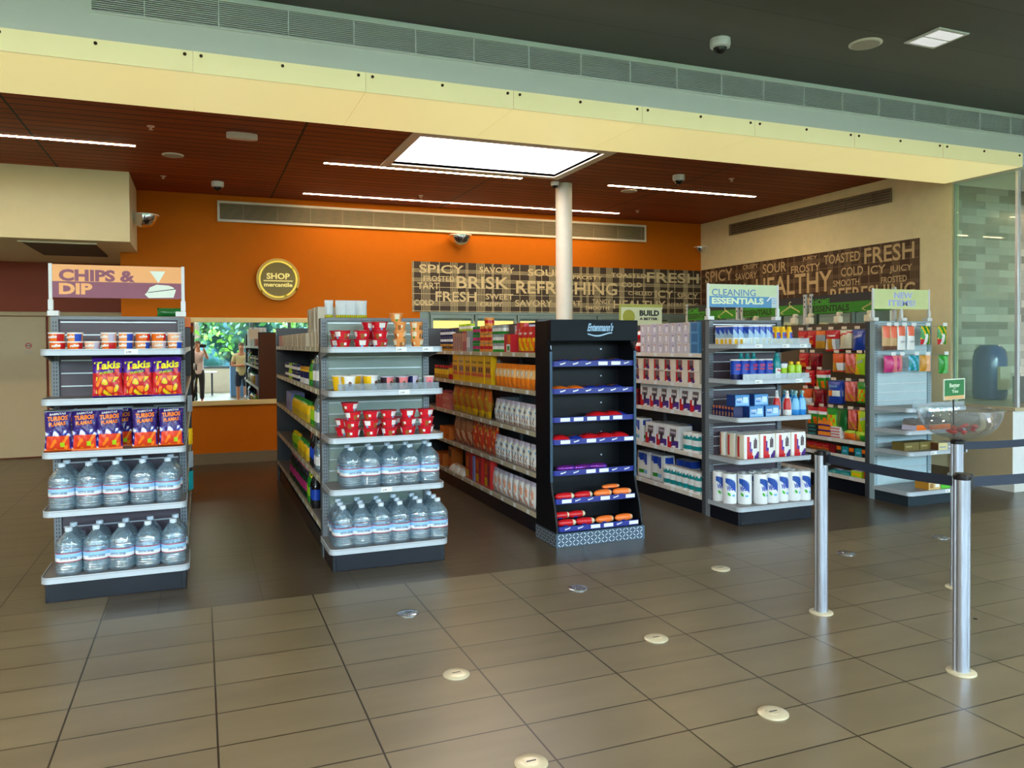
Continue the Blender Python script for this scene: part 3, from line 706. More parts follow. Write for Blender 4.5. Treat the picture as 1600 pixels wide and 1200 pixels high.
# ------------------------------------------------------------------ shelving
slat_d = mat('slat_dark', (74, 62, 74), .45); slat_g = mat('slat_greygreen', (128, 142, 134), .4); slat_w = mat('slat_pale', (176, 198, 206), .4)
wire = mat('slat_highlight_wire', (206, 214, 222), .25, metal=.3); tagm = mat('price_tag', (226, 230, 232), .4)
platem = mat('shelf_plate', (116, 112, 112), .4)
def round_plate(x0, x1, yf, yb, r=.05, n=6):
    p = [(x0, yb)]
    for i in range(n + 1):
        a = PI + (PI / 2) * i / n; p.append((x0 + r + r * math.cos(a), yf + r + r * math.sin(a)))
    for i in range(n + 1):
        a = 1.5 * PI + (PI / 2) * i / n; p.append((x1 - r + r * math.cos(a), yf + r + r * math.sin(a)))
    p.append((x1, yb)); return p
def end_display(x0, x1, name, label, slat, levels, depths, lips=(), upm=midm, basem_=blackm, slotm=ink, yb=6.02, wires=True, tags=None):
    root = empty(name, ((x0 + x1) / 2, yb, 0)); hw = (x1 - x0) / 2; H = 1.82
    for s in (-1, 1):
        b = MB(); xa = s * hw - (.045 if s > 0 else 0); b.box(xa, xa + .045, 0, .06, 0, H, upm)
        z = .25
        while z < H - .03:
            b.box(xa + .012, xa + .017, -.001, 0, z, z + .013, slotm); b.box(xa + .028, xa + .033, -.001, 0, z, z + .013, slotm); z += .0254
        b.build('upright', root, smooth=False)
    b = MB(); b.box(-hw + .045, hw - .045, .02, .05, .1, H, slat); z = .3
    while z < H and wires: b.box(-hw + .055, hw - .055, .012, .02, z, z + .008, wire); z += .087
    b.box(-hw + .045, hw - .045, .0, .05, H - .02, H + .003, upm)
    b.build('back_panel', root, smooth=False)
    for i, (z, dp) in enumerate(zip(levels, depths)):
        ex = .012 if i == 0 else .0
        pts = round_plate(-hw - ex, hw + ex, -dp, 0)
        b = MB(); b.prism(pts, z - .022, z, platem); o = b.build('shelf', root, bevel=.002)
        b = MB(); po = round_plate(-hw - ex - .006, hw + ex + .006, -dp - .006, 0, .056); n = len(po)
        for k in range(n - 1):
            (ax, ay), (bx_, by) = po[k], po[k + 1]; (cx, cy), (dx, dy) = pts[k + 1], pts[k]
            b.poly([(ax, ay, z - .034), (bx_, by, z - .034), (bx_, by, z + .006), (ax, ay, z + .006)], rail)
            b.poly([(ax, ay, z + .006), (bx_, by, z + .006), (cx, cy, z + .006), (dx, dy, z + .006)], rail)
            b.poly([(ax, ay, z - .034), (bx_, by, z - .034), (cx, cy, z - .034), (dx, dy, z - .034)], rail)
            b.poly([(ax - (0.0006 if k < 2 else 0), ay - .0006, z - .005), (bx_, by - .0006, z - .005), (bx_, by - .0006, z - .001), (ax, ay - .0006, z - .001)], mat('rail_groove', (150, 156, 164), .4))
        b.build('price_rail', o, smooth=False)
        for t in (tags or {}).get(i, ()):
            q = MB(); q.box(t - .04, t + .04, -dp - .0085, -dp - .007, z - .03, z + .002, tagm); q.text('2.99', (t - .03, -dp - .0086, z - .022), (1, 0, 0), (0, 0, 1), .03, .012, ink); q.build('price_tag', o, smooth=False)
        if i in lips:
            q = MB(); q.box(-hw + .06, hw - .03, -dp + .012, -dp + .015, z, z + .055, clear_mat('acrylic_lip', (214, 228, 238), .12, .22, .05, dcol=(190, 210, 230)) if 'acrylic_lip' not in MATS else MATS['acrylic_lip']); q.build('acrylic_lip', o, smooth=False)
        for s in (-1, 1):
            if i: 
                q = MB(); q.prism([(0, z - .024), (-dp * .8, z - .024), (-dp * .8, z - .035), (0, z - .08)], s * hw - .012 * (s > 0) - .0, s * hw + .012 * (s < 0), upm, 'x'); q.build('bracket', o, smooth=False)
    b = MB(); d0 = depths[0] - .03; b.box(-hw + .005, hw - .005, -d0, 0, 0, levels[0] - .024, basem_)
    b.box(-hw + .03, hw - .03, -d0 - .004, -d0, .004, levels[0] - .026, basem_)
    b.build('kick_base', root, bevel=.002)
    tag(root, label, 'shelf display'); return root
LV = [.16, .575, .945, 1.28, 1.595]
end_display(-.93, -.10, 'end_display', 'end shelf display under the chips and dip sign, leftmost', slat_d, LV, [.42, .40, .40, .40, .40], tags={4: (.1,)})
end_display(.85, 1.69, 'end_display', 'end shelf display with noodle bowls and water, second from left', slat_g, LV, [.45, .41, .41, .40, .40], lips=(3,), tags={1: (-.02,), 3: (.12,), 4: (.1, .3)})
end_display(4.37, 5.20, 'end_display', 'end shelf display under the cleaning essentials sign', slat_d, LV, [.44, .42, .42, .42, .42], lips=(3, 4), tags={4: (-.2, .1, .3), 3: (-.2, .25)})
end_display(6.39, 7.19, 'end_display', 'pale end shelf display under the new items sign, rightmost', slat_w, [.14, .53, .735, .955], [.44, .44, .42, .42], lips=(3,), upm=mat('upright_pale', (150, 172, 182), .4), tags={1: (-.1, .2), 0: (.1,)}, basem_=mat('kick_steel', (52, 66, 76), .3, metal=.4))

def gondola(x0, x1, y0, y1, name, label, left, rightl=None, rmat=None, panel=darkm, endm=None):
    root = empty(name, ((x0 + x1) / 2, y0, 0)); hw = (x1 - x0) / 2; L = y1 - y0; H = 1.82
    b = MB(); b.box(-.025, .025, .05, L - .05, 0, H, panel); b.build('spine_panel', root, smooth=False)
    b = MB(); b.box(-hw, hw, 0, .05, 0, H, darkm, fr=darkm); o = b.build('end_panel', root, bevel=.003)
    for z in (.35, .75, 1.15, 1.55):
        q = MB(); q.lathe([(.006, 0), (.006, .003)], 10, silver); p = q.build('bolt', o); p.location = (-hw - .001, .025, z); p.rotation_euler = (0, -PI / 2, 0)
    b = MB(); b.box(-hw, hw, L - .05, L, 0, H, darkm); b.box(-hw + .01, hw - .01, L, L + .004, .02, H - .02, endm or darkm); b.build('end_panel', root, bevel=.003)
    b = MB(); b.box(-hw + .02, hw - .02, .05, L - .05, 0, .13, blackm); b.build('kick_base', root)
    n = max(1, round(L / 1.22))
    for k in range(1, n):
        b = MB(); b.box(-.045, .045, L * k / n - .02, L * k / n + .02, 0, H, midm); b.build('upright', root, smooth=False)
    for s, lv in ((-1, left), (1, rightl or [])):
        for i, z in enumerate(lv):
            for k in range(n):
                a, c = max(.052, L * k / n), min(L - .052, L * (k + 1) / n - .004)
                b = MB(); b.box(*sorted((s * .045, s * (hw - .012))), a, c, z - .02, z, platem); o = b.build('shelf', root, smooth=False)
                b = MB(); b.box(*sorted((s * (hw - .012), s * hw)), a, c, z - .036, z + .004, rmat or railc); yy = a + .15
                while yy < c - .1:
                    b.box(*sorted((s * hw, s * (hw + .0015))), yy, yy + .055, z - .033, z + .001, tagm); yy += .31
                b.build('price_rail', o, smooth=False)
    tag(root, label, 'shelving'); return root
gondola(-.93, -.10, 6.09, 9.7, 'gondola_shelving', 'double sided shelving run behind the chips display', [], [.17, .58, .94, 1.27, 1.6])
gondola(.85, 1.69, 6.09, 9.8, 'gondola_shelving', 'double sided shelving run behind the noodle and water display', [.225, .58, .93, 1.265, 1.6], endm=brown)
gondola(2.63, 3.42, 6.0, 9.75, 'gondola_shelving', 'double sided cereal shelving run beside the black bakery rack', [.17, .51, .86, 1.21, 1.535])
gondola(4.37, 5.20, 6.09, 8.6, 'gondola_shelving', 'double sided paper goods shelving behind the cleaning display', [.17, .555, .945, 1.22, 1.51], rmat=mat('pale_price_rail', (214, 206, 196), .4))
gondola(6.39, 7.19, 6.09, 9.9, 'gondola_shelving', 'snack shelving run with hanging bags behind new items display', [.18, .40, .565], rmat=MATS['pale_price_rail'], panel=mat('pegboard_brown', (84, 70, 60), .5))

# ------------------------------------------------------------------ black bakery rack
def bakery():
    X0, X1 = 2.6, 3.39; root = empty('bakery_rack', ((X0 + X1) / 2, 5.98, 0)); hw = (X1 - X0) / 2
    prof = [(0, .0), (-.40, 0), (-.40, .13), (-.36, .3), (-.31, .42), (-.29, .5), (-.29, 1.55), (-.24, 1.62), (-.24, 1.8), (0, 1.8)]
    side = mat('rack_black', (7, 11, 18), .45, spec=.25)
    for s in (-1, 1):
        b = MB(); a = s * hw; b.prism(prof, min(a, a - s * .018), max(a, a - s * .018), side, 'x', side)
        o = b.build('side_panel', root, bevel=.002)
        q = MB(); q.box(*sorted((a - s * .02, a + s * .002)), -.295, -.287, .5, 1.55, mat('rack_edge_steel', (48, 70, 90), .3, metal=.4)); q.build('edge_trim', o, smooth=False)
    b = MB(); b.box(-hw + .018, hw - .018, -.03, 0, .02, 1.8, side); 
    for z in (.65, .85, 1.1, 1.33, 1.56): b.box(.2, .212, -.033, -.03, z, z + .012, silver)
    b.box(-hw + .05, -hw + .055, -.2, -.19, .5, 1.6, silver); b.box(-hw + .03, -hw + .035, -.2, -.19, .5, 1.6, silver)
    b.build('back_panel', root, smooth=False)
    hd = mat('rack_header', (4, 15, 24), .45, spec=.15)
    b = MB(); b.box(-hw - .005, hw + .005, -.32, -.24, 1.635, 1.805, hd); o = b.build('header', root, bevel=.004)
    lg = mat('logo_pale_blue', (160, 196, 224), .4)
    t = MB(); t.text('Entenmann\'s', (-.075, -.321, 1.712), (1, 0, .0), (0, 0, 1), .235, .07, mat('logo_outline', (96, 138, 178), .4), shear=.25, bold=.045, off=.0)
    t.text('Entenmann\'s', (-.072, -.3225, 1.716), (1, 0, 0), (0, 0, 1), .229, .062, lg, shear=.25, bold=.02, off=.0)
    pts = []; N = 16
    for i in range(N + 1): u = i / N; pts.append((-.07 + .225 * u, 1.688 + .012 * math.sin(u * PI * 1.6 + PI * .9) + .006))
    for i in range(N + 1): u = 1 - i / N; pts.append((-.07 + .225 * u, 1.688 + .012 * math.sin(u * PI * 1.6 + PI * .9) - .006 + .004 * abs(u - .5)))
    for i in range(N): t.poly([(pts[i][0], -.3222, pts[i][1]), (pts[i + 1][0], -.3222, pts[i + 1][1]), (pts[2 * N - i][0], -.3222, pts[2 * N - i][1]), (pts[2 * N + 1 - i][0], -.3222, pts[2 * N + 1 - i][1])], lg)
    t.build('logo', o, smooth=False)
    strip = mat('shelf_strip_blue', (18, 34, 132), .35)
    for i, z in enumerate((.135, .345, .57, .82, 1.0, 1.23, 1.45)):
        dp = (.385, .33, .31, .31, .31, .31, .31)[i]; w_ = hw - .02
        b = MB(); pts = round_plate(-w_, w_, -dp, -.03, .04); b.prism(pts, z - .012, z, side); o = b.build('shelf', root)
        b = MB(); po = round_plate(-w_ - .003, w_ + .003, -dp - .004, -.03, .043)
        for k in range(len(po) - 1):
            (ax, ay), (bx_, by) = po[k], po[k + 1]; b.poly([(ax, ay, z - .02), (bx_, by, z - .02), (bx_, by, z + .022), (ax, ay, z + .022)], strip)
        rnd = random.Random(i); x = -w_ + .06
        while x < w_ - .1:
            if rnd.random() < .45: b.box(x, x + .085, -dp - .007, -dp - .005, z - .013, z + .016, tagm); x += .12
            else: b.text('Entenmann\'s', (x, -dp - .0055, z - .008), (1, 0, .25), (-.1, 0, 1), .05, .014, wh, bold=.06); x += .115
        b.build('price_strip', o, smooth=False)
    b = MB(); dpm = mat('diamond_plate', (70, 92, 112), .4, metal=.5); b.box(-hw - .008, hw + .008, -.41, 0, 0, .108, dpm)
    ld = mat('diamond_plate_tread', (226, 234, 240), .35, metal=.2)
    for r_ in range(4):
        for c in range(24):
            cx = -hw + .018 + c * .0325 + (r_ % 2) * .0; cz = .015 + r_ * .026; sg = 1 if (r_ + c) % 2 else -1
            b.poly([(cx + q[0], -.4125, cz + sg * q[1]) for q in ((-.013, -.010), (-.004, -.007), (.008, .004), (.013, .010), (.004, .007), (-.008, -.004))], ld)
        for c in range(12):
            cy = -.39 + c * .033; cz = .015 + r_ * .026; sg = 1 if (r_ + c) % 2 else -1
            b.poly([(-hw - .0095, cy + q[0], cz + sg * q[1]) for q in ((-.013, -.010), (-.004, -.007), (.008, .004), (.013, .010), (.004, .007), (-.008, -.004))], ld)
    b.build('diamond_plate_base', root, smooth=False)
    tag(root, 'black bakery rack with blue shelf strips and diamond plate base', 'display rack')
bakery()

# ------------------------------------------------------------------ signs on holders
def sign_board(x0, x1, z0, z1, y, label, draw, zb=1.825, third=False):
    root = empty('sign_board', ((x0 + x1) / 2, y, zb)); hw = (x1 - x0) / 2
    pm = mat('sign_holder_plastic', (214, 218, 220), .35)
    for xx in [-hw + .008, hw - .008] + ([0] if third else []):
        b = MB(); b.box(xx - .011, xx + .011, -.008, .008, .03, (z1 - zb) + .005 if xx else z0 - zb, pm); b.box(xx - .016, xx + .016, -.012, .012, .04, .11, pm)
        b.box(xx - (.018 if xx <= 0 else .05), xx + (.05 if xx <= 0 else .018), -.03, .03, .0, .035, pm); b.build('holder_post', root, bevel=.002)
    b = MB(); draw(b, -hw + .018, hw - .018, z0 - zb, z1 - zb); b.build('panel', root, smooth=False)
    tag(root, label, 'sign'); return root
def draw_chips(b, x0, x1, z0, z1):
    A = mat('sign_apricot', (240, 170, 104), .45); B = mat('sign_plum', (134, 68, 92), .45); P = mat('sign_icon_white', (224, 234, 222), .45); zm = z0 + (z1 - z0) * .49
    b.box(x0, x1, -.003, .003, z0, zm, B); b.box(x0, x1, -.003, .003, zm, z1, A); W = x1 - x0; H = z1 - z0
    b.text('CHIPS &', (x0 + W * .05, -.0035, zm + .002), (1, 0, 0), (0, 0, 1), W * .58, H * .36, B, bold=.045)
    b.text('DIP', (x0 + W * .05, -.0035, z0 + H * .1), (1, 0, 0), (0, 0, 1), W * .25, H * .34, A, bold=.045)
    b.poly([(x0 + W * .745, -.0035, z0 + H * .86), (x0 + W * .87, -.0035, z0 + H * .86), (x0 + W * .815, -.0035, z0 + H * .49)], P)
    b.poly([(x0 + W * q[0], -.0036, z0 + H * q[1]) for q in ((.705, .13), (.735, .02), (.935, .04), (.955, .28), (.93, .37), (.895, .42), (.80, .44), (.745, .35), (.725, .2))], P)
    b.poly([(x0 + W * q[0], -.0042, z0 + H * q[1]) for q in ((.73, .2), (.73, .18), (.95, .30), (.95, .325))], ink)
def draw_clean(b, x0, x1, z0, z1):
    A = mat('sign_pale_green', (206, 224, 186), .45); B = mat('sign_blue', (86, 150, 200), .45); W = x1 - x0; H = z1 - z0; zm = z0 + H * .48
    b.box(x0, x1, -.003, .003, zm, z1, A); b.box(x0, x0 + W * .92, -.003, .003, z0, zm, B); b.box(x0 + W * .92, x1, -.003, .003, z0, zm, mat('sign_icon_pale', (196, 214, 222), .45))
    b.text('CLEANING', (x0 + W * .04, -.0035, zm + .003), (1, 0, 0), (0, 0, 1), W * .64, H * .3, mat('sign_steel_blue', (90, 140, 190), .45), bold=.012)
    b.text('ESSENTIALS', (x0 + W * .04, -.0035, z0 + H * .14), (1, 0, 0), (0, 0, 1), W * .76, H * .28, mat('sign_letter_pale', (226, 240, 200), .45), bold=.04)
    b.poly([(x0 + W * q[0], -.0036, z0 + H * q[1]) for q in ((.84, .3), (.86, .28), (.93, .5), (.9, .5))], wh)
    for q in (.2, .3, .4): b.box(x0 + W * .93, x0 + W * .99, -.004, -.0032, z0 + H * q, z0 + H * (q + .02), B)
def draw_new(b, x0, x1, z0, z1):
    A = mat('sign_lemon', (214, 224, 160), .45); B = mat('sign_periwinkle', (170, 180, 232), .45); W = x1 - x0; H = z1 - z0
    b.box(x0, x1, -.003, .003, z0, z1, A)
    for (t, a, c, q) in (('NEW', .36, .35, .53), ('ITEMS!', .26, .5, .14)):
        b.text(t, (x0 + W * a, -.0035, z0 + H * q), (1, 0, 0), (0, 0, 1), W * c, H * .33, mat('sign_letter_edge', (214, 220, 236), .45), bold=.04)
        b.text(t, (x0 + W * (a + .01), -.0042, z0 + H * (q + .015)), (1, 0, 0), (0, 0, 1), W * (c - .02), H * .3, B, bold=.02)
sign_board(-.94, -.10, 1.95, 2.175, 6.05, 'orange and plum chips and dip sign on the leftmost display', draw_chips)
sign_board(4.37, 5.19, 1.945, 2.16, 6.05, 'pale green and blue cleaning essentials sign on its display', draw_clean)
sign_board(6.39, 7.19, 1.95, 2.155, 6.05, 'lemon yellow new items sign on the rightmost display', draw_new, third=True)
# green home essentials banners above the snack run (facing left, running along the aisle)
gb = mat('banner_green', (44, 140, 34), .5); nb_ = mat('banner_navy', (40, 44, 54), .5); hg = mat('hanger_cream', (206, 214, 140), .5)
for i, (ya, yb2) in enumerate(((7.36, 6.12), (8.64, 7.42), (9.92, 8.7))):
    root = empty('hanging_banner', (6.79, ya, 1.825)); L = ya - yb2
    b = MB(); b.box(-.003, .003, -L, 0, .12, .24, gb); b.box(-.003, .003, -L, 0, .24, .335, nb_)
    T_ = mat('banner_dark_letters', (16, 50, 24), .5)
    b.text('HOME', (-.0035, -.05, .225), (0, -1, 0), (0, 0, 1), .27, .07, mat('banner_bright_letters', (60, 168, 40), .5), bold=.03)
    b.text('ESSENTIALS', (-.0035, -.05, .14), (0, -1, 0), (0, 0, 1), .56, .075, T_, bold=.03)
    c = -L * .78
    b.poly([(-.004, c + q[0], q[1]) for q in ((.16, .15), (.17, .165), (0, .235), (-.155, .165), (-.145, .155), (0, .215))][::-1], hg)
    for (p, q) in (((.17, .15), (0, .235)), ((0, .235), (-.16, .15)), ((.17, .15), (.12, .135))): b.tube([(-.006, c + p[0], p[1]), (-.006, c + q[0], q[1])], .006, hg, 6)
    b.tube([(-.006, c + .0, .235)] + [(-.006, c + .02 * math.sin(t) - .0, .262 - .022 * math.cos(t)) for t in (0.6, 1.4, 2.2, 3.0, 3.8)], .0045, hg, 6)
    b.build('panel', root, smooth=False)
    for yy in (-.02, -L + .02):
        b = MB(); b.box(-.012, .012, yy - .02, yy + .02, 0, .36, mat('banner_post', (196, 200, 200), .4)); 
        for z in (.2, .26, .31): b.box(-.014, -.012, yy - .008, yy + .008, z, z + .022, ink)
        b.build('holder_post', root)
    tag(root, 'green home essentials banner above the snack run, ' + ('nearest, left of new items sign', 'middle, partly behind the cleaning sign', 'farthest, left of cleaning sign')[i], 'banner')
root = empty('sign_board', (5.02, 8.3, 1.825))
b = MB(); b.box(-.3, .3, -.003, .003, .0, .26, mat('build_sign_olive', (176, 174, 74), .5)); b.box(-.275, .3, -.004, -.0035, .0, .225, mat('build_sign_cream', (222, 220, 176), .5))
b.prism([(-.17 + .085 * math.cos(2 * PI * k / 32), .11 + .085 * math.sin(2 * PI * k / 32)) for k in range(32)], -.006, -.004, mat('build_sign_disc', (166, 164, 40), .5), 'y')
b.text('BUILD', (-.02, -.006, .12), (1, 0, 0), (0, 0, 1), .28, .07, ink, bold=.05); b.text('A BETTER', (-.02, -.006, .07), (1, 0, 0), (0, 0, 1), .26, .03, ink, bold=.05)
b.build('panel', root, smooth=False); tag(root, 'cream build a better sign with round badge on the paper run', 'sign')
# white hook ends and small bottles standing along the top of the snack run
for i, yy in enumerate((6.2, 6.62, 7.05, 7.3, 8.0)):
    b = MB(); iv = mat('ivory_clip', (236, 224, 196), .4); b.box(-.03, .03, -.04, .04, 0, .075, iv); b.box(-.02, .02, -.03, .01, .075, .12, iv); b.box(-.02, .02, -.05, -.02, .09, .12, iv)
    r = b.build('sign_clip', bevel=.008); r.location = (6.5, yy, 1.821)
    tag(r, 'ivory plastic sign clip on top of the snack run, ' + ordl(4 - i, 5), 'clip')

# ------------------------------------------------------------------ queue posts, belts, bowl
capm = mat('post_cap_black', (20, 20, 24), .35); belt = mat('belt_navy', (24, 36, 56), .6)
bp_ = mat('base_plate_cream', (206, 198, 172), .3, metal=.3)
def post(x, y, label, belts=(), ang=0):
    root = empty('queue_post', (x, y, 0), ang)
    n = 48; prof = []
    for k in range(n):
        a = 2 * PI * k / n; q = .038 if (k % 12) not in (0, 1, 11) else .033
        prof.append((q * math.cos(a), q * math.sin(a)))
    b = MB(); b.prism(prof, .008, .945, silver); b.build('pole', root, ang=25)
    b = MB(); b.lathe([(.038, .945), (.04, .95), (.04, .965), (.03, .975)], 32, capm); b.build('cap', root)
    b = MB(); b.lathe([(.068, 0), (.068, .006), (.062, .01)], 32, bp_); b.build('base_plate', root)
    for (dx, dy, L) in belts:
        d = Vector((dx, dy, 0)); p = Vector((-dy, dx, 0)) * .0015
        a = d * .038; c = d * (L - .04); q = MB()
        N = 12
        for i in range(N):
            s0, s1 = i / N, (i + 1) / N; z0 = .955 - .012 * math.sin(PI * s0); z1 = .955 - .012 * math.sin(PI * s1)
            A = a.lerp(c, s0); B_ = a.lerp(c, s1)
            for sg in (-1, 1): q.poly([tuple(A + p * sg + Vector((0, 0, z0 - .05))), tuple(B_ + p * sg + Vector((0, 0, z1 - .05))), tuple(B_ + p * sg + Vector((0, 0, z1))), tuple(A + p * sg + Vector((0, 0, z0)))], belt)
        q.build('belt', root)
        q = MB(); e = d * .045; w_ = Vector((-dy, dx, 0)) * .018
        q.prism([tuple((e + w_ - d * .01))[:2], tuple((e - w_ - d * .01))[:2], tuple((e - w_ + d * .012))[:2], tuple((e + w_ + d * .012))[:2]], .89, .97, capm); q.build('belt_head', root)
    tag(root, label, 'queue post'); return root
post(3.425, 3.62, 'silver queue post in front of the cleaning display', [(0, -1, .91)])
post(3.43, 2.70, 'nearest and tallest looking silver queue post, right', [(1, 0, 1.15)])
post(4.585, 3.645, 'silver queue post carrying the clear bowl', [(1, 0, 1.15)])
post(4.58, 2.70, 'silver queue post beyond the right frame edge, near'); post(5.735, 3.645, 'silver queue post beyond the right frame edge, far')
root = empty('display_bowl', (4.6, 3.645, .976))
bowlm = clear_mat('clear_bowl_plastic', (246, 248, 250), .03, .04, .04, refl=.42)
b = MB(); pr_ = [(.06 + .19 * math.sin(t), .19 - .18 * math.cos(t)) for t in [i * PI / 2 / 12 for i in range(13)]]
b.lathe([(.05, .0)] + pr_ + [(.262, .192), (.262, .198), (.25, .198)] + [(r_ - .005, z + .004) for r_, z in pr_[::-1]], 48, bowlm, cap=False); b.build('bowl', root)
tag(root, 'clear plastic bowl on top of a queue post', 'bowl')
rnd = random.Random(11)
for i in range(9):
    b = MB(); a = rnd.uniform(0, 6.28); rr = rnd.uniform(.02, .11); L = rnd.uniform(.05, .08)
    p = [(L * (t - .5), .012 * math.sin(t * 3), .008 * math.sin(t * 2)) for t in [k / 6 for k in range(7)]]
    b.tube(p, [.004, .013, .016, .015, .013, .008, .003], (red, dred, mat('pack_rust', (168, 60, 40), .35))[i % 3], 8)
    r = b.build('wrapped_sweet'); r.location = (4.6 + rr * math.cos(a) + .03, 3.645 + rr * math.sin(a), .976 + .03 + rr * .22 + .012 * (i % 3)); r.rotation_euler = (rnd.uniform(-.3, .3), rnd.uniform(-.3, .3), rnd.uniform(0, 3))
    tag(r, 'small red wrapped sweet lying in the clear bowl', 'sweet', 'sweets in the bowl')
root = empty('counter_sign', (4.575, 3.66, .99))
b = MB(); b.tube([(0, 0, 0), (-.01, 0, .25)], .005, ink, 8); b.build('stem', root)
b = MB(); gs = mat('green_card', (36, 112, 62), .5); b.box(-.13, .13, -.004, .004, .245, .38, mat('card_holder', (214, 226, 214), .4)); b.box(-.127, .12, -.005, -.004, .27, .374, gs); b.box(-.127, .12, -.005, -.004, .247, .27, tan)
lt = mat('card_lettering', (216, 226, 206), .5)
b.text('Better', (-.068, -.0056, .325), (1, 0, 0), (0, 0, 1), .13, .026, lt); b.text('FOR', (-.02, -.0056, .315), (1, 0, 0), (0, 0, 1), .03, .007, lt); b.text('You', (-.04, -.0056, .288), (1, 0, 0), (0, 0, 1), .08, .022, lt); b.build('card', root, smooth=False)
root.rotation_euler = (0, 0, math.radians(12)); tag(root, 'small green better for you card on a stem in the bowl', 'sign')
# floor discs covering unused post sockets
for (x, y, lb, c) in ((1.138, 4.561, 'in front of the water bottles', 'sil'), (1.145, 3.626, 'second nearest on the left', 'cr'), (1.165, 2.742, 'cut by the bottom frame edge', 'cr'), (2.292, 4.59, 'in front of the bakery rack', 'sil'), (2.295, 3.646, 'middle of the floor', 'cr'), (2.298, 2.711, 'right of centre near the bottom edge', 'cr'), (3.431, 4.596, 'in front of the cleaning display', 'cr'), (4.556, 4.558, 'behind the left queue post', 'sil'), (5.636, 4.626, 'beside the bowl post', 'sil')):
    b = MB(); mm = bp_ if c == 'cr' else mat('socket_cap_steel', (168, 174, 182), .18, metal=.8)
    b.lathe([(.066, 0), (.066, .004), (.06, .008), (.03, .009), (.028, .011), (.0, .011)], 36, mm, cap=False); r = b.build('floor_disc'); r.location = (x, y, 0)
    q = MB(); q.box(-.02, .02, -.003, .003, .0112, .0125, darkm); q.build('slot', r)
    tag(r, ('cream' if c == 'cr' else 'steel') + ' round floor disc ' + lb, 'floor disc')
b = MB(); b.lathe([(.012, 0), (.012, .002)], 10, ink); r = b.build('floor_speck'); r.location = (4.165, 3.19, 0.001); tag(r, 'small dark speck on the floor right of the near post', 'speck')
# ================================================================== goods
cbody = clear_mat('water_bottle_plastic', (216, 234, 242), .16, .15, .08, dcol=(196, 222, 240), refl=.7, bump=.5)
capw = mat('bottle_cap_pale', (196, 210, 224), .35); labw = mat('bottle_label_pale_blue', (140, 192, 232), .35); labr = mat('bottle_label_red', (186, 40, 66), .35); labt = mat('bottle_label_ink', (70, 96, 140), .4); labs = mat('bottle_label_white', (222, 230, 238), .35)
def k_gallon():
    root = empty('water_gallon')
    pr_ = [(.03, .004), (.06, 0), (.071, .006), (.075, .016)]
    z = .024
    while z < .082: pr_ += [(.0775, z), (.0775, z + .005), (.0725, z + .008), (.0725, z + .010)]; z += .0145
    pr_ += [(.0745, .086), (.0745, .146)]; z = .152
    while z < .192: pr_ += [(.0775, z), (.0775, z + .005), (.0725, z + .008), (.0725, z + .010)]; z += .0145
    for i in range(7):
        t = (i + 1) / 7; pr_.append((.0765 - .0555 * t ** 1.15, .197 + .07 * t)); pr_.append((.0740 - .054 * t ** 1.15, .2005 + .07 * t))
    pr_ += [(.018, .276), (.018, .281)]
    b = MB(); b.lathe(pr_, 28, cbody, sq=2.7); b.build('bottle_body', root, ang=60)
    b = MB(); b.lathe([(.0215, .272), (.022, .275), (.022, .293), (.019, .297)], 18, capw); b.build('cap', root)
    b = MB(); b.lathe([(.0762, .088), (.0766, .0925), (.0766, .115), (.0766, .1405), (.0762, .145)], 28, mf=lambda i, u: labr if i in (0, 3) else (labs if i == 1 else labw), sq=2.7, cap=False)
    b.text('CRYSTAL GEYSER', (-.048, -.0778, .106), (1, 0, 0), (0, 0, 1), .096, .014, labt, bold=.03); b.build('bottle_label', root)
    return root
KINDS['gallon'] = (k_gallon, 'water bottle')
def k_tub(main, second):
    def f():
        root = empty('dip_tub')
        pr_ = [(.041, 0), (.042, .002), (.045, .046)]
        b = MB(); b.lathe(pr_, 24, mf=lambda i, u: main if (u * 24) % 12 < 7.5 else second); b.text('ruffles', (-.03, -.0462, .017), (1, 0, .1), (0, -.04, 1), .05, .018, wh, bold=.05); b.build('cup', root)
        b = MB(); b.lathe([(.0475, .046), (.048, .048), (.048, .055), (.045, .0555)], 24, wh); b.build('lid', root); return root
    return f
KINDS['tub_orange'] = (k_tub(orange, red), 'dip tub'); KINDS['tub_blue'] = (k_tub(mat('tub_orange_soft', (236, 150, 80), .35), blue), 'dip tub')
KINDS['tub_pale'] = (k_tub(peach, lav), 'dip tub')
def pillow(b, w_, h, t, pf, texts=(), nu=16, nv=20, seed=0, lean=0.0, crimp=.045, puff=.62):
    rnd = random.Random(seed); ph = [rnd.uniform(0, 6) for _ in range(6)]
    def dep(u, v):
        e = max(0, min(1, (v - crimp) / (1 - 2 * crimp)))
        d = (max(0, math.sin(PI * u)) ** .55) * (max(0, math.sin(PI * e)) ** puff)
        return t / 2 * d * (1 + .12 * math.sin(5 * u + ph[0]) * math.sin(6 * v + ph[1]))
    def P(u, v, s, ex=0):
        wob = .012 * math.sin(9 * v + ph[2]) * h
        wr = .0025 * math.sin(22 * u + 9 * v + ph[3]) * math.sin(15 * v + ph[4])
        x = (u - .5) * w_ * (1 - .07 * math.sin(PI * v)) + wob * .3
        return (x, s * (dep(u, v) + ex) + s * wr * (1 if dep(u, v) > .004 else 0) + lean * v * h, v * h)
    b.grid(lambda u, v: P(u, v, -1), nu, nv, pf); b.grid(lambda u, v: P(u, v, 1), nu, nv, pf)
    for (s, u0, v0, du, dv, mm, sh, bo) in texts:
        b.text(s, (0, 0, 0), (1, 0, 0), (0, 0, 1), 1, 1, mm, bold=bo, surf=lambda x, y: P(u0 + x * du + .0, v0 + y * dv + x * sh, -1, .0035))
    return b
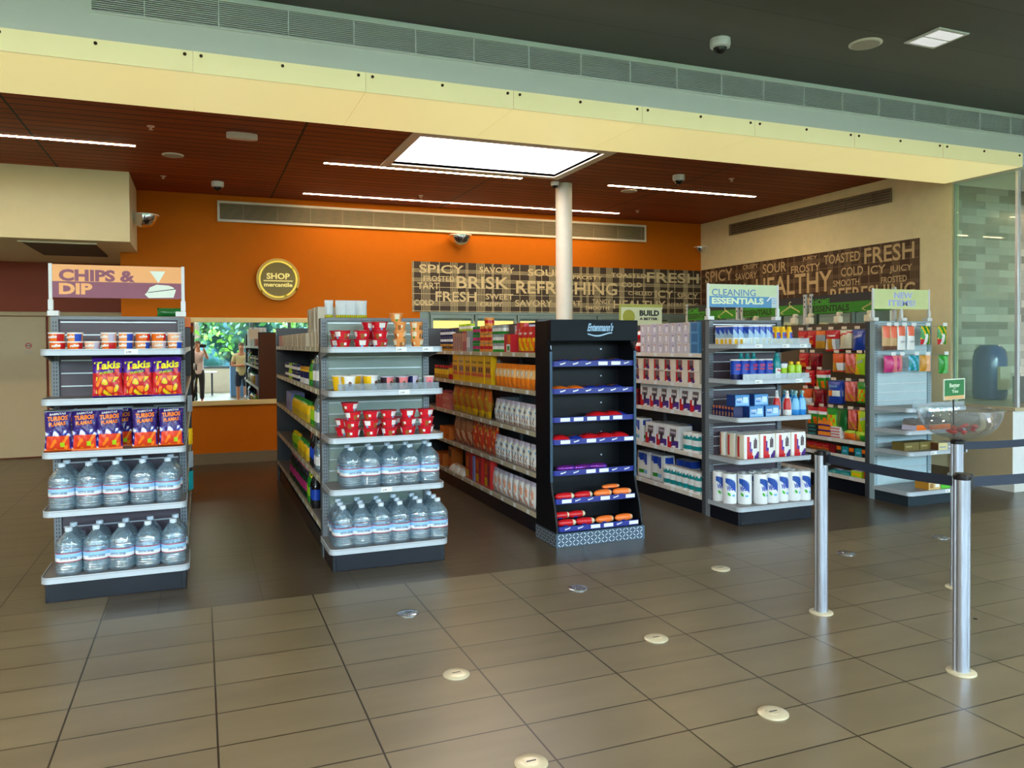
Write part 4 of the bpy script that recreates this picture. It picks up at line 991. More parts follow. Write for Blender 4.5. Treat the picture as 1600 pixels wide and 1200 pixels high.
def bagkind(name, w_, h, t, pf, texts=(), seed=0, nu=16, nv=20, puff=.62):
    def f():
        b = MB(); pillow(b, w_, h, t, pf, texts, nu, nv, seed, puff=puff); return b.build(name, ang=80)
    return f
cheeto = mat('chilli_red_roll', (220, 60, 30), .3); flame = mat('flame_orange', (245, 130, 30), .3)
def pf_takis(u, v):
    if v > .93 or v < .05: return purple
    n = math.sin(17 * u + 11 * v + 2 * math.sin(9 * v)) + math.sin(23 * v - 7 * u + 1.5 * math.sin(13 * u))
    if v > .74: return purple
    if v > .6: return purple if u < .2 or u > .9 else (red if n > .3 else purple)
    if v < .5 and .12 < u < .9: return flame if n > .6 else (yellow if n < -1.1 else (lime if n < -.7 else red))
    return red
KINDS['takis'] = (bagkind('chip_bag', .185, .27, .075, pf_takis, [('Takis', .06, .66, .86, .2, mat('bag_lettering_yellow', (238, 226, 40), .35), .05, .035), ('FUEGO', .25, .55, .45, .06, lime, .05, .03)], 2, 48, 60), 'chip bag')
def pf_turbo(u, v):
    if v > .94: return greyp
    n = math.sin(15 * u + 8 * v + 2 * math.sin(11 * v)) + math.sin(31 * v - 9 * u + 2 * math.sin(12 * u))
    if v < .06: return orange
    if v < .38 and .06 < u < .94: return (flame if n > .5 else cheeto) if not (.6 < u < .76 and .1 < v < .22) else lime
    if v < .5: return wh if n > .9 else (mat('bag_deep_violet', (48, 28, 110), .25) if n < .3 else mat('lightning_blue', (90, 110, 220), .3))
    return mat('bag_deep_violet', (48, 28, 110), .25)
KINDS['turbo'] = (bagkind('chip_bag', .155, .27, .08, pf_turbo, [('TURBOS', .12, .72, .76, .11, flame, .03, .035), ('FLAMAS', .18, .6, .64, .09, flame, .03, .035), ('SABRITAS', .2, .86, .6, .05, wh, .02, .03)], 5, 44, 56), 'chip bag')
def bowl(main, second, third, r=.062, h=.062, txt=None):
    def f():
        root = empty('noodle_bowl'); br = mat('noodle_brown', (150, 90, 40), .4); dk = dred
        def mf(i, u):
            t = (u * 2) % 1
            if i == 0: return main
            if .08 < t < .34 and i in (2, 3): return second
            if .12 < t < .26 and i == 1: return third
            if .52 < t < .70 and i in (1, 2): return br
            if .70 < t < .8 and i == 2: return second
            return main
        b = MB(); b.lathe([(r * .72, 0), (r * .74, .003), (r * .81, h * .3), (r * .88, h * .6), (r * .95, h * .86), (r * .97, h - .005)], 36, mf=mf); b.build('bowl', root)
        b = MB(); b.lathe([(r, h - .006), (r * 1.03, h - .004), (r * 1.03, h), (r * .98, h + .001)], 32, txt or mat('lid_red', (170, 20, 40), .3)); b.build('lid', root); return root
    return f
KINDS['redbowl'] = (bowl(mat('noodle_red', (206, 18, 40), .3), wh, sky), 'noodle bowl')
KINDS['orangebowl'] = (bowl(mat('noodle_orange', (232, 150, 78), .35), mat('bowl_cream', (228, 216, 190), .4), green, .05, .062, mat('bowl_lid_orange', (226, 160, 100), .4)), 'noodle bowl')
def cup(main, panel, r=.056, h=.085, lidm=None, ptxt=None):
    def f():
        root = empty('paper_cup')
        def mf(i, u): return panel if (.64 < u < .86) and 0 < i < 4 else main
        b = MB(); b.lathe([(r * .72, 0), (r * .74, .003), (r * .8, h * .3), (r * .9, h * .75), (r * .97, h)], 28, mf=mf)
        b.prism([(0 + .012 * math.cos(t), h * .5 + .016 * math.sin(t)) for t in [k * PI / 6 for k in range(12)]], -r * .93, -r * .84, ptxt or brown, 'y'); b.build('cup', root)
        b = MB(); b.lathe([(r, h), (r * 1.03, h + .002), (r * 1.03, h + .006), (r * .95, h + .007)], 28, lidm or wh); b.build('lid', root); return root
    return f
KINDS['yellowcup'] = (cup(yellow, wh), 'cup'); KINDS['darkcup'] = (cup(mat('cup_plum_black', (44, 26, 44), .35), pink, .05, .075, mat('cup_lid_lav', (190, 186, 206), .4)), 'cup'); KINDS['navycup'] = (cup(navy, lav, .05, .08, greyp), 'cup')
KINDS['greycup'] = (cup(lav, pink, .038, .075, wh, magenta), 'cup')

def boxkind(name, w_, d, h, base, dec=(), texts=(), side=None, bev=.002, top=None):
    def f():
        b = MB(); b.box(-w_ / 2, w_ / 2, -d / 2, d / 2, 0, h, base, lf=side, tp=top)
        k = 0
        for q in dec:
            k += 1; (u0, v0, u1, v1, mm) = q[:5]; sh = q[5] if len(q) > 5 else 0
            y = -d / 2 - .0003 * k - .0004
            b.poly([(-w_ / 2 + u0 * w_, y, v0 * h), (-w_ / 2 + u1 * w_, y, v0 * h), (-w_ / 2 + min(1, u1 + sh) * w_, y, v1 * h), (-w_ / 2 + min(1, u0 + sh) * w_, y, v1 * h)], mm)
        for (s, u0, v0, du, dv, mm) in texts:
            k += 1; b.text(s, (-w_ / 2 + u0 * w_, -d / 2 - .0003 * k - .0006, v0 * h), (1, 0, 0), (0, 0, 1), du * w_, dv * h, mm, bold=.04)
        return b.build(name, smooth=False)
    return f
B = boxkind
KINDS['tissue_white'] = (B('tissue_box', .107, .11, .1, mat('tissue_white', (214, 210, 206), .45), [(.06, .05, .94, .95, mat('tissue_lilac', (196, 188, 204), .45)), (.3, .2, .55, .75, wh)], [('soft', .3, .78, .4, .1, gold)]), 'tissue box')
KINDS['tissue_lilac'] = (B('tissue_box', .107, .11, .1, mat('tissue_grey', (186, 184, 194), .45), [(.08, .0, .8, 1, lav), (.35, .15, .65, .6, wh)], [('soft', .3, .72, .4, .1, brown)]), 'tissue box')
KINDS['tissue_red'] = (B('tissue_box', .19, .11, .115, mat('tissue_cream', (222, 212, 196), .4), [(.04, .06, .55, .95, red), (.18, .45, .5, .93, mat('print_grey', (110, 96, 100), .4)), (.24, .22, .5, .5, mat('print_dark', (54, 40, 60), .4)), (.34, .06, .58, .3, mat('pack_violet', (74, 40, 130), .35), .02), (.1, .06, .3, .14, wh, .1)], []), 'tissue box')
def pf_plush(w_, h, d=.12):
    return [(.0, .0, .5, .28, red), (.0, .28, .18, .5, red), (.35, .05, .98, .35, mat('pack_violet', (74, 40, 130), .35), .02), (.3, .02, .6, .12, wh, .2), (.2, .5, .75, .85, mat('print_grey', (110, 96, 100), .4), .06), (.35, .28, .6, .6, mat('print_dark', (54, 40, 60), .4), .05)]
KINDS['towel_big'] = (B('tissue_pack', .175, .15, .235, wh, pf_plush(1, 1), [('Velvet', .2, .62, .5, .12, wh)], side=mat('pack_side_crimson', (190, 30, 50), .4)), 'tissue pack')
KINDS['towel_mid'] = (B('paper_towel_pack', .2, .16, .225, wh, pf_plush(1, 1), [('Velvet', .25, .66, .5, .12, lav)]), 'paper towel pack')
def rollpack(name, w_, d, h, nx, ny, decal=None, twist=True, seed=0):
    """a soft wrapped pack of rolls: bulging front, one bulge per roll"""
    def f():
        b = MB()
        def P(u, v):  # around the pack
            a = u * 4; s = int(a) % 4; t = a - int(a)
            m_ = .012
            if s == 0: x, y = -w_ / 2 + t * w_, -d / 2 - m_ * abs(math.sin(t * PI * nx))
            elif s == 1: x, y = w_ / 2 + m_ * abs(math.sin(t * PI * ny)), -d / 2 + t * d
            elif s == 2: x, y = w_ / 2 - t * w_, d / 2 + m_ * abs(math.sin(t * PI * nx))
            else: x, y = -w_ / 2 - m_ * abs(math.sin(t * PI * ny)), d / 2 - t * d
            k = 1 - .06 * (abs(v - .5) * 2) ** 4
            return (x * k, y * k, v * h)
        b.grid(P, 48, 14, decal); b.poly([P(i / 48, 1) for i in range(48)], wh); b.poly([P(i / 48, 0) for i in range(48)], wh)
        return b.build(name, ang=50, merge=True)
    return f
def pf_toilet(u, v):
    n = .04 * math.sin(u * 40)
    return teal if (.36 + n < v < .58 + n) or v < .14 + n or (.86 + n < v < .93) else wh
KINDS['toilet'] = (rollpack('toilet_paper_pack', .12, .12, .2, 1, 1, lambda u, v: teal if .12 < v < .38 or .62 < v < .82 + .04 * math.sin(u * 50) else wh), 'toilet paper')
def pf_virtuepack(u, v):
    u = (u * 4) % 1
    if v > .78 - .35 * u and v < .93 and .12 < u < .8: return blue
    if .2 < u < .8 and .15 < v < .3: return green if u < .5 else sky
    return wh
KINDS['virtuepack'] = (rollpack('paper_towel_pack', .24, .13, .26, 2, 1, pf_virtuepack), 'paper towel pack')
KINDS['bluepack'] = (rollpack('tissue_pack', .2, .12, .2, 2, 1, lambda u, v: blue if v > .72 else wh), 'tissue pack')
def pf_red4(u, v):
    s = int(u * 4) % 4; t = (u * 4) % 1
    if s == 0:
        if t < .16: return wh
        if t < .52 - .3 * (v - .2) and v < .93: return red if not (v > .3 and t > .3) else purple
        if v < .3 and t > .6 + v: return mat('pack_violet', (74, 40, 130), .35)
        if (t - .72) ** 2 / .018 + (v - .62) ** 2 / .05 < 1: return mat('print_grey', (110, 96, 100), .4) if math.sin(t * 30 + v * 9) > -.3 else mat('print_dark', (54, 40, 60), .4)
        return wh
    if s == 3: return mat('pack_scarlet', (206, 40, 46), .35) if .36 < t < .58 and .08 < v < .92 else mat('pack_side_cream', (222, 212, 190), .4)
    return wh
KINDS['redpack'] = (rollpack('paper_towel_pack', .165, .12, .215, 1, 1, pf_red4), 'paper towel pack')
def k_roll():
    b = MB(); R = .062
    def S(x, y, ex=.001): a = -PI / 2 + (x - .5) * 2.5; return ((R + ex) * math.cos(a), (R + ex) * math.sin(a), y * .265)
    b.lathe([(R * .3, .262), (R * .3, .268), (R * .96, .27), (R, .265), (R, .003), (R * .95, 0)], 40, mat('towel_wrap', (224, 228, 232), .3), cap=False)
    N = 24
    for i in range(N):
        u0, u1 = .18 + .64 * i / N, .18 + .64 * (i + 1) / N; t0, t1 = i / N, (i + 1) / N
        g = lambda t: .72 - .34 * t ** 1.3
        b.poly([S(u0, g(t0), .0008), S(u1, g(t1), .0008), S(u1, .87 - .25 * t1 ** 3, .0008), S(u0, .87 - .1 * t0 ** 3, .0008)], mat('roll_royal_blue', (26, 78, 170), .3))
    b.text('Virtue', (0, 0, 0), (1, 0, 0), (0, 0, 1), 1, 1, blue, bold=.05, surf=lambda x, y: S(.27 + x * .5, .44 + y * .17 + .04 * x, .0022))
    for i in range(12):
        a = PI * 2 * i / 12; c = PI * 2 * (i + 1) / 12
        b.poly([S(.4, .33, .0016), S(.4 + .09 * math.cos(a), .33 + .055 * math.sin(a) - .03 * math.cos(a), .0016), S(.4 + .09 * math.cos(c), .33 + .055 * math.sin(c) - .03 * math.cos(c), .0016)], mat('roll_leaf_green', (60, 176, 50), .3))
        b.poly([S(.66, .29, .0016), S(.66 + .1 * math.cos(a), .29 + .04 * math.sin(a), .0016), S(.66 + .1 * math.cos(c), .29 + .04 * math.sin(c), .0016)], sky)
    b.poly([S(.3, .1, .001), S(.7, .1, .001), S(.7, .12, .001), S(.3, .12, .001)], lav)
    return b.build('paper_towel_roll')
KINDS['roll'] = (k_roll, 'paper towel')
def cyl(name, prof, mf, texts=(), seg=24, parts=()):
    def f():
        b = MB(); b.lathe(prof, seg, mf=mf)
        for (s, w_, h, x, y, z, mm) in texts: b.text(s, (x - w_ / 2, -y, z), (1, 0, 0), (0, 0, 1), w_, h, mm, bold=.04)
        return b.build(name, ang=40)
    return f
KINDS['wipes'] = (rollpack('wipes_multipack', .2, .12, .185, 2, 1, lambda u, v: (blue if v > .78 - .3 * ((u * 8) % 1) else (mat('wipes_pale', (160, 196, 226), .3) if v > .36 else ((yellow if .2 < (u * 8) % 1 < .75 else wh) if v < .26 else wh))) if v < .95 else wh), 'wipes pack')
KINDS['wipes_lone'] = (cyl('wipes_canister', [(.036, 0), (.038, .01), (.038, .06), (.038, .12), (.038, .15), (.03, .165), (.03, .175)], lambda i, u: (wh, yellow, blue, wh, wh, wh)[min(i, 5)]), 'wipes canister')
KINDS['yellowcan'] = (cyl('spray_can', [(.03, 0), (.031, .005), (.031, .05), (.031, .11), (.026, .13), (.02, .14), (.02, .16), (.012, .165)], lambda i, u: (yellow, yellow, blue if .6 < u < .9 else yellow, yellow, yellow, yellow, lime)[min(i, 6)], [('409', .03, .02, 0, .032, .075, red)]), 'spray can')
KINDS['oxy'] = (cyl('powder_canister', [(.042, 0), (.043, .006), (.043, .05), (.043, .12), (.043, .17), (.044, .172), (.044, .183), (.04, .185)], lambda i, u: (navy, navy, blue, blue, navy, wh, wh)[min(i, 6)], [('OXI', .05, .028, 0, .0448, .115, red), ('clean', .05, .02, 0, .0448, .09, red)]), 'cleaning powder')
KINDS['tealbottle'] = (cyl('cleaner_bottle', [(.034, 0), (.037, .01), (.038, .1), (.036, .15), (.026, .19), (.016, .205), (.018, .207), (.018, .235), (.012, .24)], lambda i, u: wh if i == 1 and .6 < u < .9 else teal, [('Pine', .04, .02, 0, .0385, .07, red)]), 'cleaner bottle')
KINDS['limebottle'] = (cyl('cleaner_bottle', [(.03, 0), (.034, .01), (.034, .05), (.034, .11), (.03, .125), (.016, .13), (.018, .132), (.018, .15), (.014, .155)], lambda i, u: (lime, green if .62 < u < .88 else lime, lime, lime, lime, yellow, yellow, yellow)[min(i, 7)]), 'cleaner bottle')
KINDS['navybottle'] = (cyl('cleaner_bottle', [(.03, 0), (.034, .01), (.034, .05), (.034, .1), (.04, .14), (.04, .15)], lambda i, u: (navy, blue, lime, wh, navy)[min(i, 4)]), 'cleaner bottle')
def sprayer(body, lab, head):
    def f():
        root = empty('spray_bottle')
        b = MB(); b.lathe([(.036, 0), (.04, .008), (.04, .05), (.038, .11), (.026, .155), (.015, .175), (.014, .185)], 24, mf=lambda i, u: lab if i in (2, 3) and .6 < u < .9 else body, sq=2.3); b.build('bottle_body', root)
        b = MB(); b.lathe([(.017, .183), (.017, .2)], 16, head); b.box(-.012, .012, -.045, .03, .2, .225, head); b.box(-.006, .006, -.06, -.045, .207, .22, wh); b.poly([(-.005, -.03, .2), (.005, -.03, .2), (.005, -.045, .165), (-.005, -.045, .165)], head); b.build('trigger_head', root, bevel=.002); return root
    return f
KINDS['spray_white'] = (sprayer(wh, red, wh), 'spray bottle'); KINDS['spray_blue'] = (sprayer(mat('liquid_azure', (40, 130, 210), .15), mat('label_azure', (120, 190, 235), .3), mat('trigger_teal', (120, 190, 200), .3)), 'spray bottle')
KINDS['dryerbox'] = (B('dryer_sheet_box', .155, .12, .1, mat('box_azure', (70, 140, 205), .35), [(.05, .1, .95, .55, mat('box_light_blue', (140, 190, 230), .35)), (.55, .3, .9, .8, mat('box_fresh', (196, 224, 240), .35))], [('PAPER', .1, .55, .4, .16, wh), ('Bags', .1, .3, .3, .16, blue)], side=mat('box_side_navy', (30, 60, 130), .4)), 'box')
KINDS['smallbox'] = (B('battery_pack', .036, .1, .095, navy, [(.1, .75, .9, 1, mat('box_side_orange', (186, 110, 70), .4)), (.2, .1, .8, .5, mat('copper_print', (150, 110, 90), .4))]), 'box')
# flat bakery packs
def flatpack(name, w_, d, h, top, front):
    def f():
        b = MB()
        b.grid(lambda u, v: ((u - .5) * w_, (v - .5) * d, 1.15 * h * (.15 + .85 * max(0, math.sin(PI * u)) ** .4 * max(0, math.sin(PI * v)) ** .5) + .002 * math.sin(30 * u)), 14, 10, lambda u, v: top if .15 < u < .85 and v > .3 else front)
        b.grid(lambda u, v: ((u - .5) * w_, (v - .5) * d, 0), 2, 2, lambda u, v: front)
        for s in (0, 1): b.grid(lambda u, v: ((u - .5) * w_, (s - .5) * d, v * h * .15), 14, 1, lambda u, v: front)
        for s in (0, 1): b.grid(lambda u, v: ((s - .5) * w_, (u - .5) * d, v * h * .15), 10, 1, lambda u, v: front)
        return b.build(name, ang=60)
    return f
bb = mat('wrapper_blue', (30, 50, 150), .2)
KINDS['flat_blue'] = (flatpack('pastry_pack', .15, .17, .035, brown, bb), 'pastry pack'); KINDS['flat_orange'] = (flatpack('pastry_pack', .14, .16, .035, mat('pastry_gold', (206, 120, 40), .35), orange), 'pastry pack')
KINDS['flat_red'] = (flatpack('pastry_pack', .16, .17, .045, dred, red), 'pastry pack')
def rollsweet(m1, m2, m3, L=.2, r=.032):
    def f():
        b = MB(); pts = []; N = 14
        b.grid(lambda u, v: ((u - .5) * L, r * (max(0.05, math.sin(PI * min(1, max(0, (u * 1.06 - .03)))) ** .25)) * math.cos(2 * PI * v), r + r * (max(.05, math.sin(PI * min(1, max(0, u * 1.06 - .03))) ** .25)) * .95 * math.sin(2 * PI * v)), N, 16, lambda u, v: m3 if u > .8 else (m2 if .3 < u < .5 and (v < .1 or v > .55) else m1))
        return b.build('cake_pack', ang=60)
    return f
KINDS['cake_red'] = (rollsweet(red, blue, mat('cream_film', (226, 214, 186), .3)), 'cake pack'); KINDS['cake_orange'] = (rollsweet(mat('cake_orange', (240, 120, 50), .3), blue, peach), 'cake pack'); KINDS['purplebag'] = (rollsweet(mat('foil_purple', (110, 40, 140), .12, metal=.5), mat('foil_magenta', (180, 60, 170), .12, metal=.5), purple, .17, .03), 'pastry pack')
# aisle goods
KINDS['cerealyellow'] = (B('cereal_box', .075, .2, .29, yellow, [(.1, .35, .9, .62, mat('box_amber', (214, 140, 50), .35)), (.0, .26, 1, .36, mat('box_coral', (222, 96, 70), .35))], [('Cheer', .1, .72, .8, .07, brown)], side=mat('box_side_grey', (140, 146, 156), .4)), 'cereal box')
KINDS['cerealbig'] = (B('cereal_box', .19, .06, .3, yellow, [(.1, .35, .9, .6, mat('box_amber', (214, 140, 50), .35)), (.02, .24, .98, .34, mat('box_coral', (222, 96, 70), .35)), (.2, .4, .45, .56, brown), (.55, .4, .8, .56, brown)], [('Crunch', .15, .7, .7, .09, brown)]), 'cereal box')
def pf_oj(u, v): return mat('bag_bright_orange', (245, 130, 30), .3) if v > .8 or v < .42 else (wh if .15 < u < .85 and .5 < v < .7 and math.sin(40 * u) > -.4 else mat('bag_light_orange', (246, 190, 120), .3))
KINDS['orangebag'] = (bagkind('snack_bag', .12, .22, .05, pf_oj, [], 3, 10, 14), 'snack bag')
def pf_or2(u, v): return yellow if v < .25 else (mat('bag_burnt_orange', (216, 100, 40), .3) if math.sin(9 * u + 7 * v) > -.2 else gold) if v < .85 else orange
KINDS['bigorangebag'] = (bagkind('cereal_bag', .2, .3, .09, pf_or2, [('Puffs', .2, .6, .6, .12, yellow, .03, .03)], 6, 12, 16), 'cereal bag')
def pf_tan(u, v): return mat('bag_tan_brown', (196, 130, 90), .35) if v > .5 else (mat('bag_rust', (190, 80, 50), .35) if math.sin(9 * u + 9 * v) > 0 else peach)
KINDS['tanbag'] = (bagkind('cereal_bag', .2, .3, .08, pf_tan, [], 8, 12, 16), 'cereal bag')
def pf_ro(u, v): n = math.sin(14 * u + 5 * v) * math.sin(12 * v); return mat('bag_tomato', (220, 70, 44), .3) if n < .35 else (flame if n < .7 else peach)
KINDS['redorangebag'] = (bagkind('cereal_bag', .2, .3, .08, pf_ro, [('Hoops', .2, .68, .6, .12, yellow, .03, .03)], 9, 12, 16), 'cereal bag')
def pf_whb(u, v): n = math.sin(21 * u + 5 * v) * math.sin(17 * v); return lav if v > .88 else ((mat('biscuit_brown', (170, 120, 84), .4) if n > .25 else wh) if v < .45 else (sky if n > .7 else mat('bag_off_white', (222, 218, 210), .35)))
KINDS['whitebag'] = (bagkind('snack_bag', .14, .225, .07, pf_whb, [('oats', .25, .6, .5, .12, mat('bag_slate_text', (90, 96, 120), .4), .0, .03)], 4, 10, 14), 'snack bag')
def pf_pch(u, v): n = math.sin(11 * u + 5 * v) * math.sin(9 * v); return mat('bag_blush', (226, 160, 130), .35) if n > .1 and v < .7 else (lav if v > .86 else wh)
KINDS['peachbag'] = (bagkind('snack_bag', .14, .23, .07, pf_pch, [], 12, 10, 14), 'snack bag')
KINDS['redbox'] = (B('food_box', .17, .07, .17, mat('box_crimson', (200, 36, 48), .35), [(.35, .05, .9, .45, wh), (.45, .1, .8, .35, green), (.55, .5, .95, .95, orange)]), 'box')
def pf_chips(u, v): return red if v > .55 or v < .1 else (yellow if math.sin(10 * u + 6 * v) > -.3 else orange)
KINDS['redchips'] = (bagkind('snack_bag', .13, .23, .05, pf_chips, [('crisp', .2, .68, .6, .12, wh, .0, .03)], 7, 10, 14), 'snack bag')
def can(name, main, second, r=.037, h=.085, third=None):
    return cyl(name, [(r * .95, 0), (r, .003), (r, h * .33), (r, h * .7), (r, h - .004), (r * .93, h)], lambda i, u: second if i == 2 else ((third or main) if i == 1 else (main if i else greyp)), seg=20)
KINDS['greycan'] = (can('food_can', greyp, wh, third=green), 'can'); KINDS['greentub'] = (can('food_tub', mat('tub_green', (30, 130, 50), .35), magenta, .05, .085), 'tub'); KINDS['orangetub'] = (can('food_tub', mat('tub_apricot', (226, 150, 60), .35), red, .05, .085), 'tub')
KINDS['bluecan'] = (can('food_can', navy, wh, .036, .08), 'can'); KINDS['browncan'] = (can('food_can', gold, brown, .036, .08), 'can'); KINDS['limeyog'] = (can('food_can', lime, wh, .036, .08), 'can')
KINDS['lilbox'] = (B('food_box', .09, .07, .09, lav, [(.1, .1, .9, .6, wh), (.2, .15, .7, .4, pink)]), 'box')
KINDS['tanbox'] = (B('food_box', .05, .16, .2, mat('carton_tan', (176, 124, 84), .45), [(.2, .1, .8, .8, dred)]), 'box'); KINDS['greybook'] = (B('food_box', .05, .16, .22, greyp, [(.1, .2, .9, .7, wh)]), 'box'); KINDS['redbook'] = (B('food_box', .05, .16, .22, mat('carton_brick', (170, 70, 60), .45), [(.2, .5, .8, .9, peach)]), 'box')
KINDS['jar'] = (cyl('sauce_jar', [(.036, 0), (.04, .006), (.04, .05), (.04, .11), (.034, .125), (.036, .128), (.036, .15), (.034, .153)], lambda i, u: (brown, gold if i == 1 else red, yellow, brown, red, red, red, red)[min(i, 7)]), 'jar')
KINDS['redbottle'] = (cyl('sauce_bottle', [(.034, 0), (.038, .006), (.038, .06), (.038, .13), (.03, .15), (.02, .16), (.022, .162), (.022, .19), (.02, .193)], lambda i, u: (red, red, yellow, red, red, red, dred, dred)[min(i, 7)]), 'bottle')
KINDS['pinkbox'] = (B('food_box', .11, .14, .2, mat('carton_pink', (214, 90, 92), .4), [(.1, .6, .9, .9, pink)]), 'box'); KINDS['pinklow'] = (B('food_box', .13, .14, .09, mat('carton_salmon', (226, 120, 110), .4), [(.1, .2, .9, .6, mat('carton_rose', (236, 160, 150), .4))]), 'box')
KINDS['orangecrate'] = (B('food_box', .16, .16, .14, mat('carton_orange', (216, 110, 30), .4), [(.1, .1, .9, .45, mat('carton_deep_orange', (190, 80, 20), .4))]), 'box')
KINDS['orangetall'] = (B('food_box', .12, .14, .24, mat('carton_orange', (216, 110, 30), .4), [(.1, .5, .9, .9, brown)]), 'box')
KINDS['redtall'] = (B('cereal_box', .2, .07, .28, mat('box_tomato', (214, 50, 50), .35), [(.1, .45, .5, .85, orange), (.55, .1, .8, .8, mat('box_plum', (150, 50, 90), .35)), (.1, .05, .5, .35, yellow)]), 'cereal box')
KINDS['violetbox'] = (B('food_box', .06, .14, .26, mat('box_pale_violet', (140, 150, 214), .4)), 'box')
KINDS['softpack'] = (flatpack('snack_pack', .16, .14, .07, peach, wh), 'snack pack')
KINDS['whitebook'] = (B('coffee_filter_box', .13, .18, .12, mat('carton_offwhite', (206, 196, 176), .5), [(.05, .1, .12, .9, tan), (.8, .2, .85, .8, ink)]), 'box')
KINDS['pinkbook'] = (B('coffee_filter_box', .1, .18, .12, mat('carton_dusky', (196, 130, 110), .5)), 'box')
KINDS['tallwhite'] = (B('coffee_filter_box', .14, .2, .2, mat('carton_pale', (212, 208, 192), .5), [(.1, .15, .2, .9, ink), (.32, .1, .4, .8, mat('carton_print', (120, 116, 108), .5))]), 'box')
def pf_coff(u, v): return ink if v < .18 else ((gold if math.sin(30 * u) > 0 else lime) if v < .3 else mat('bag_silver_white', (206, 214, 220), .3))
KINDS['coffee'] = (bagkind('coffee_bag', .11, .3, .06, pf_coff, [], 14, 10, 16), 'coffee bag')
KINDS['bluetissue'] = (B('wipes_box', .13, .12, .1, mat('box_cornflower', (90, 150, 200), .35), [(.1, .1, .9, .9, mat('box_steel_blue', (60, 110, 160), .35))]), 'box')
def pf_redsoft(u, v): return red if v < .6 or v > .9 else wh
KINDS['redsoft'] = (bagkind('napkin_pack', .14, .12, .12, pf_redsoft, [], 15, 10, 10, puff=.4), 'napkin pack')
KINDS['crimsonpack'] = (B('napkin_pack', .16, .14, .04, mat('napkin_crimson', (130, 20, 44), .4)), 'napkin pack')
KINDS['tealpack'] = (flatpack('tissue_pocket_pack', .18, .1, .035, sky, teal), 'tissue pack')
KINDS['sodabottle'] = (cyl('drink_bottle', [(.036, 0), (.04, .01), (.04, .07), (.04, .16), (.036, .2), (.016, .25), (.015, .27), (.018, .272), (.018, .29), (.015, .292)], lambda i, u: (ink, ink, blue, mat('cola_dark', (26, 16, 16), .1), ink, ink, yellow, yellow, yellow)[min(i, 8)]), 'bottle')
KINDS['greenbottle'] = (cyl('drink_bottle', [(.034, 0), (.038, .01), (.038, .06), (.038, .14), (.034, .18), (.016, .22), (.015, .24), (.018, .25), (.015, .252)], lambda i, u: (green, green, lime, green, green, yellow, green, green)[min(i, 7)]), 'bottle')
KINDS['darkbottle'] = (cyl('drink_bottle', [(.034, 0), (.038, .01), (.038, .06), (.038, .14), (.034, .18), (.016, .22), (.015, .24), (.018, .25), (.015, .252)], lambda i, u: (ink, mat('bottle_dark_green', (20, 60, 36), .15), magenta, MATS['bottle_dark_green'], ink, ink, pink, pink)[min(i, 7)]), 'bottle')
KINDS['yellowjug'] = (cyl('cleaner_bottle', [(.04, 0), (.045, .01), (.045, .07), (.045, .12), (.03, .15), (.02, .16), (.02, .18)], lambda i, u: (yellow, mat('jug_mustard', (206, 170, 50), .35), yellow, yellow, green, green)[min(i, 5)]), 'bottle')
KINDS['slimbottle'] = (cyl('supplement_bottle', [(.028, 0), (.03, .005), (.03, .05), (.03, .11), (.026, .125), (.028, .126), (.028, .15), (.026, .152)], lambda i, u: (wh, wh, navy, yellow, ink, gold, gold, gold)[min(i, 7)]), 'bottle')
KINDS['tallclear'] = (cyl('clear_jar', [(.04, 0), (.045, .008), (.045, .06), (.045, .14), (.045, .2), (.03, .24), (.02, .25), (.02, .27)], lambda i, u: MATS['water_bottle_plastic'] if i != 2 else wh), 'bottle')
def hang(name, w_, h, t, pf, texts=(), seed=0, nu=10, nv=12):
    def f():
        b = MB(); pillow(b, w_, h, t, pf, texts, nu, nv, seed); 
        b.v = [(x, y, z - h) for x, y, z in b.v]
        return b.build(name, ang=80)
    return f
KINDS['h_red'] = (hang('hanging_chip_bag', .15, .19, .05, lambda u, v: red if v > .4 or not .2 < u < .8 else (orange if v > .15 else dred), [('chips', .2, .55, .6, .12, peach, .05, .03)], 1), 'snack bag')
KINDS['h_crimson'] = (hang('hanging_chip_bag', .15, .2, .05, lambda u, v: dred if (u + v) % .3 > .04 else red, [], 2), 'snack bag')
KINDS['h_silver'] = (hang('hanging_chip_bag', .15, .2, .05, lambda u, v: orange if v > .75 else (greyp if v > .45 else gold), [], 3), 'snack bag')
KINDS['h_bigred'] = (hang('hanging_chip_bag', .2, .23, .06, lambda u, v: red if v > .58 or v < .12 else (greyp if u > .8 else (gold if .2 < u < .65 else wh)), [('cheese', .2, .7, .6, .1, wh, .0, .03)], 4), 'snack bag')
KINDS['h_white'] = (hang('hanging_chip_bag', .16, .2, .05, lambda u, v: mat('bag_linen', (218, 208, 180), .35) if abs(v - .7 - .2 * u) > .05 else red, [], 5), 'snack bag')
KINDS['h_blue'] = (hang('hanging_chip_bag', .17, .22, .05, lambda u, v: mat('bag_cobalt', (34, 64, 160), .3), [('Cookies', .12, .55, .7, .16, lav, .12, .03)], 6), 'snack bag')
KINDS['h_bluewhite'] = (hang('hanging_chip_bag', .2, .25, .06, lambda u, v: mat('bag_cobalt', (34, 64, 160), .3) if v > .6 or v < .3 or u > .85 else (orange if u < .45 else wh), [('Snack', .15, .72, .6, .1, sky, .0, .03)], 7), 'snack bag')
KINDS['h_orangewhite'] = (hang('hanging_chip_bag', .16, .2, .05, lambda u, v: mat('bag_vermilion', (222, 90, 40), .3) if v > .5 or v < .1 else (wh if u > .5 else gold), [], 8), 'snack bag')
KINDS['h_pinkred'] = (hang('hanging_chip_bag', .14, .21, .05, lambda u, v: mat('bag_coral_red', (206, 84, 70), .3) if math.sin(12 * u + 9 * v) > -.2 else (pink if v > .4 else gold), [], 9), 'snack bag')
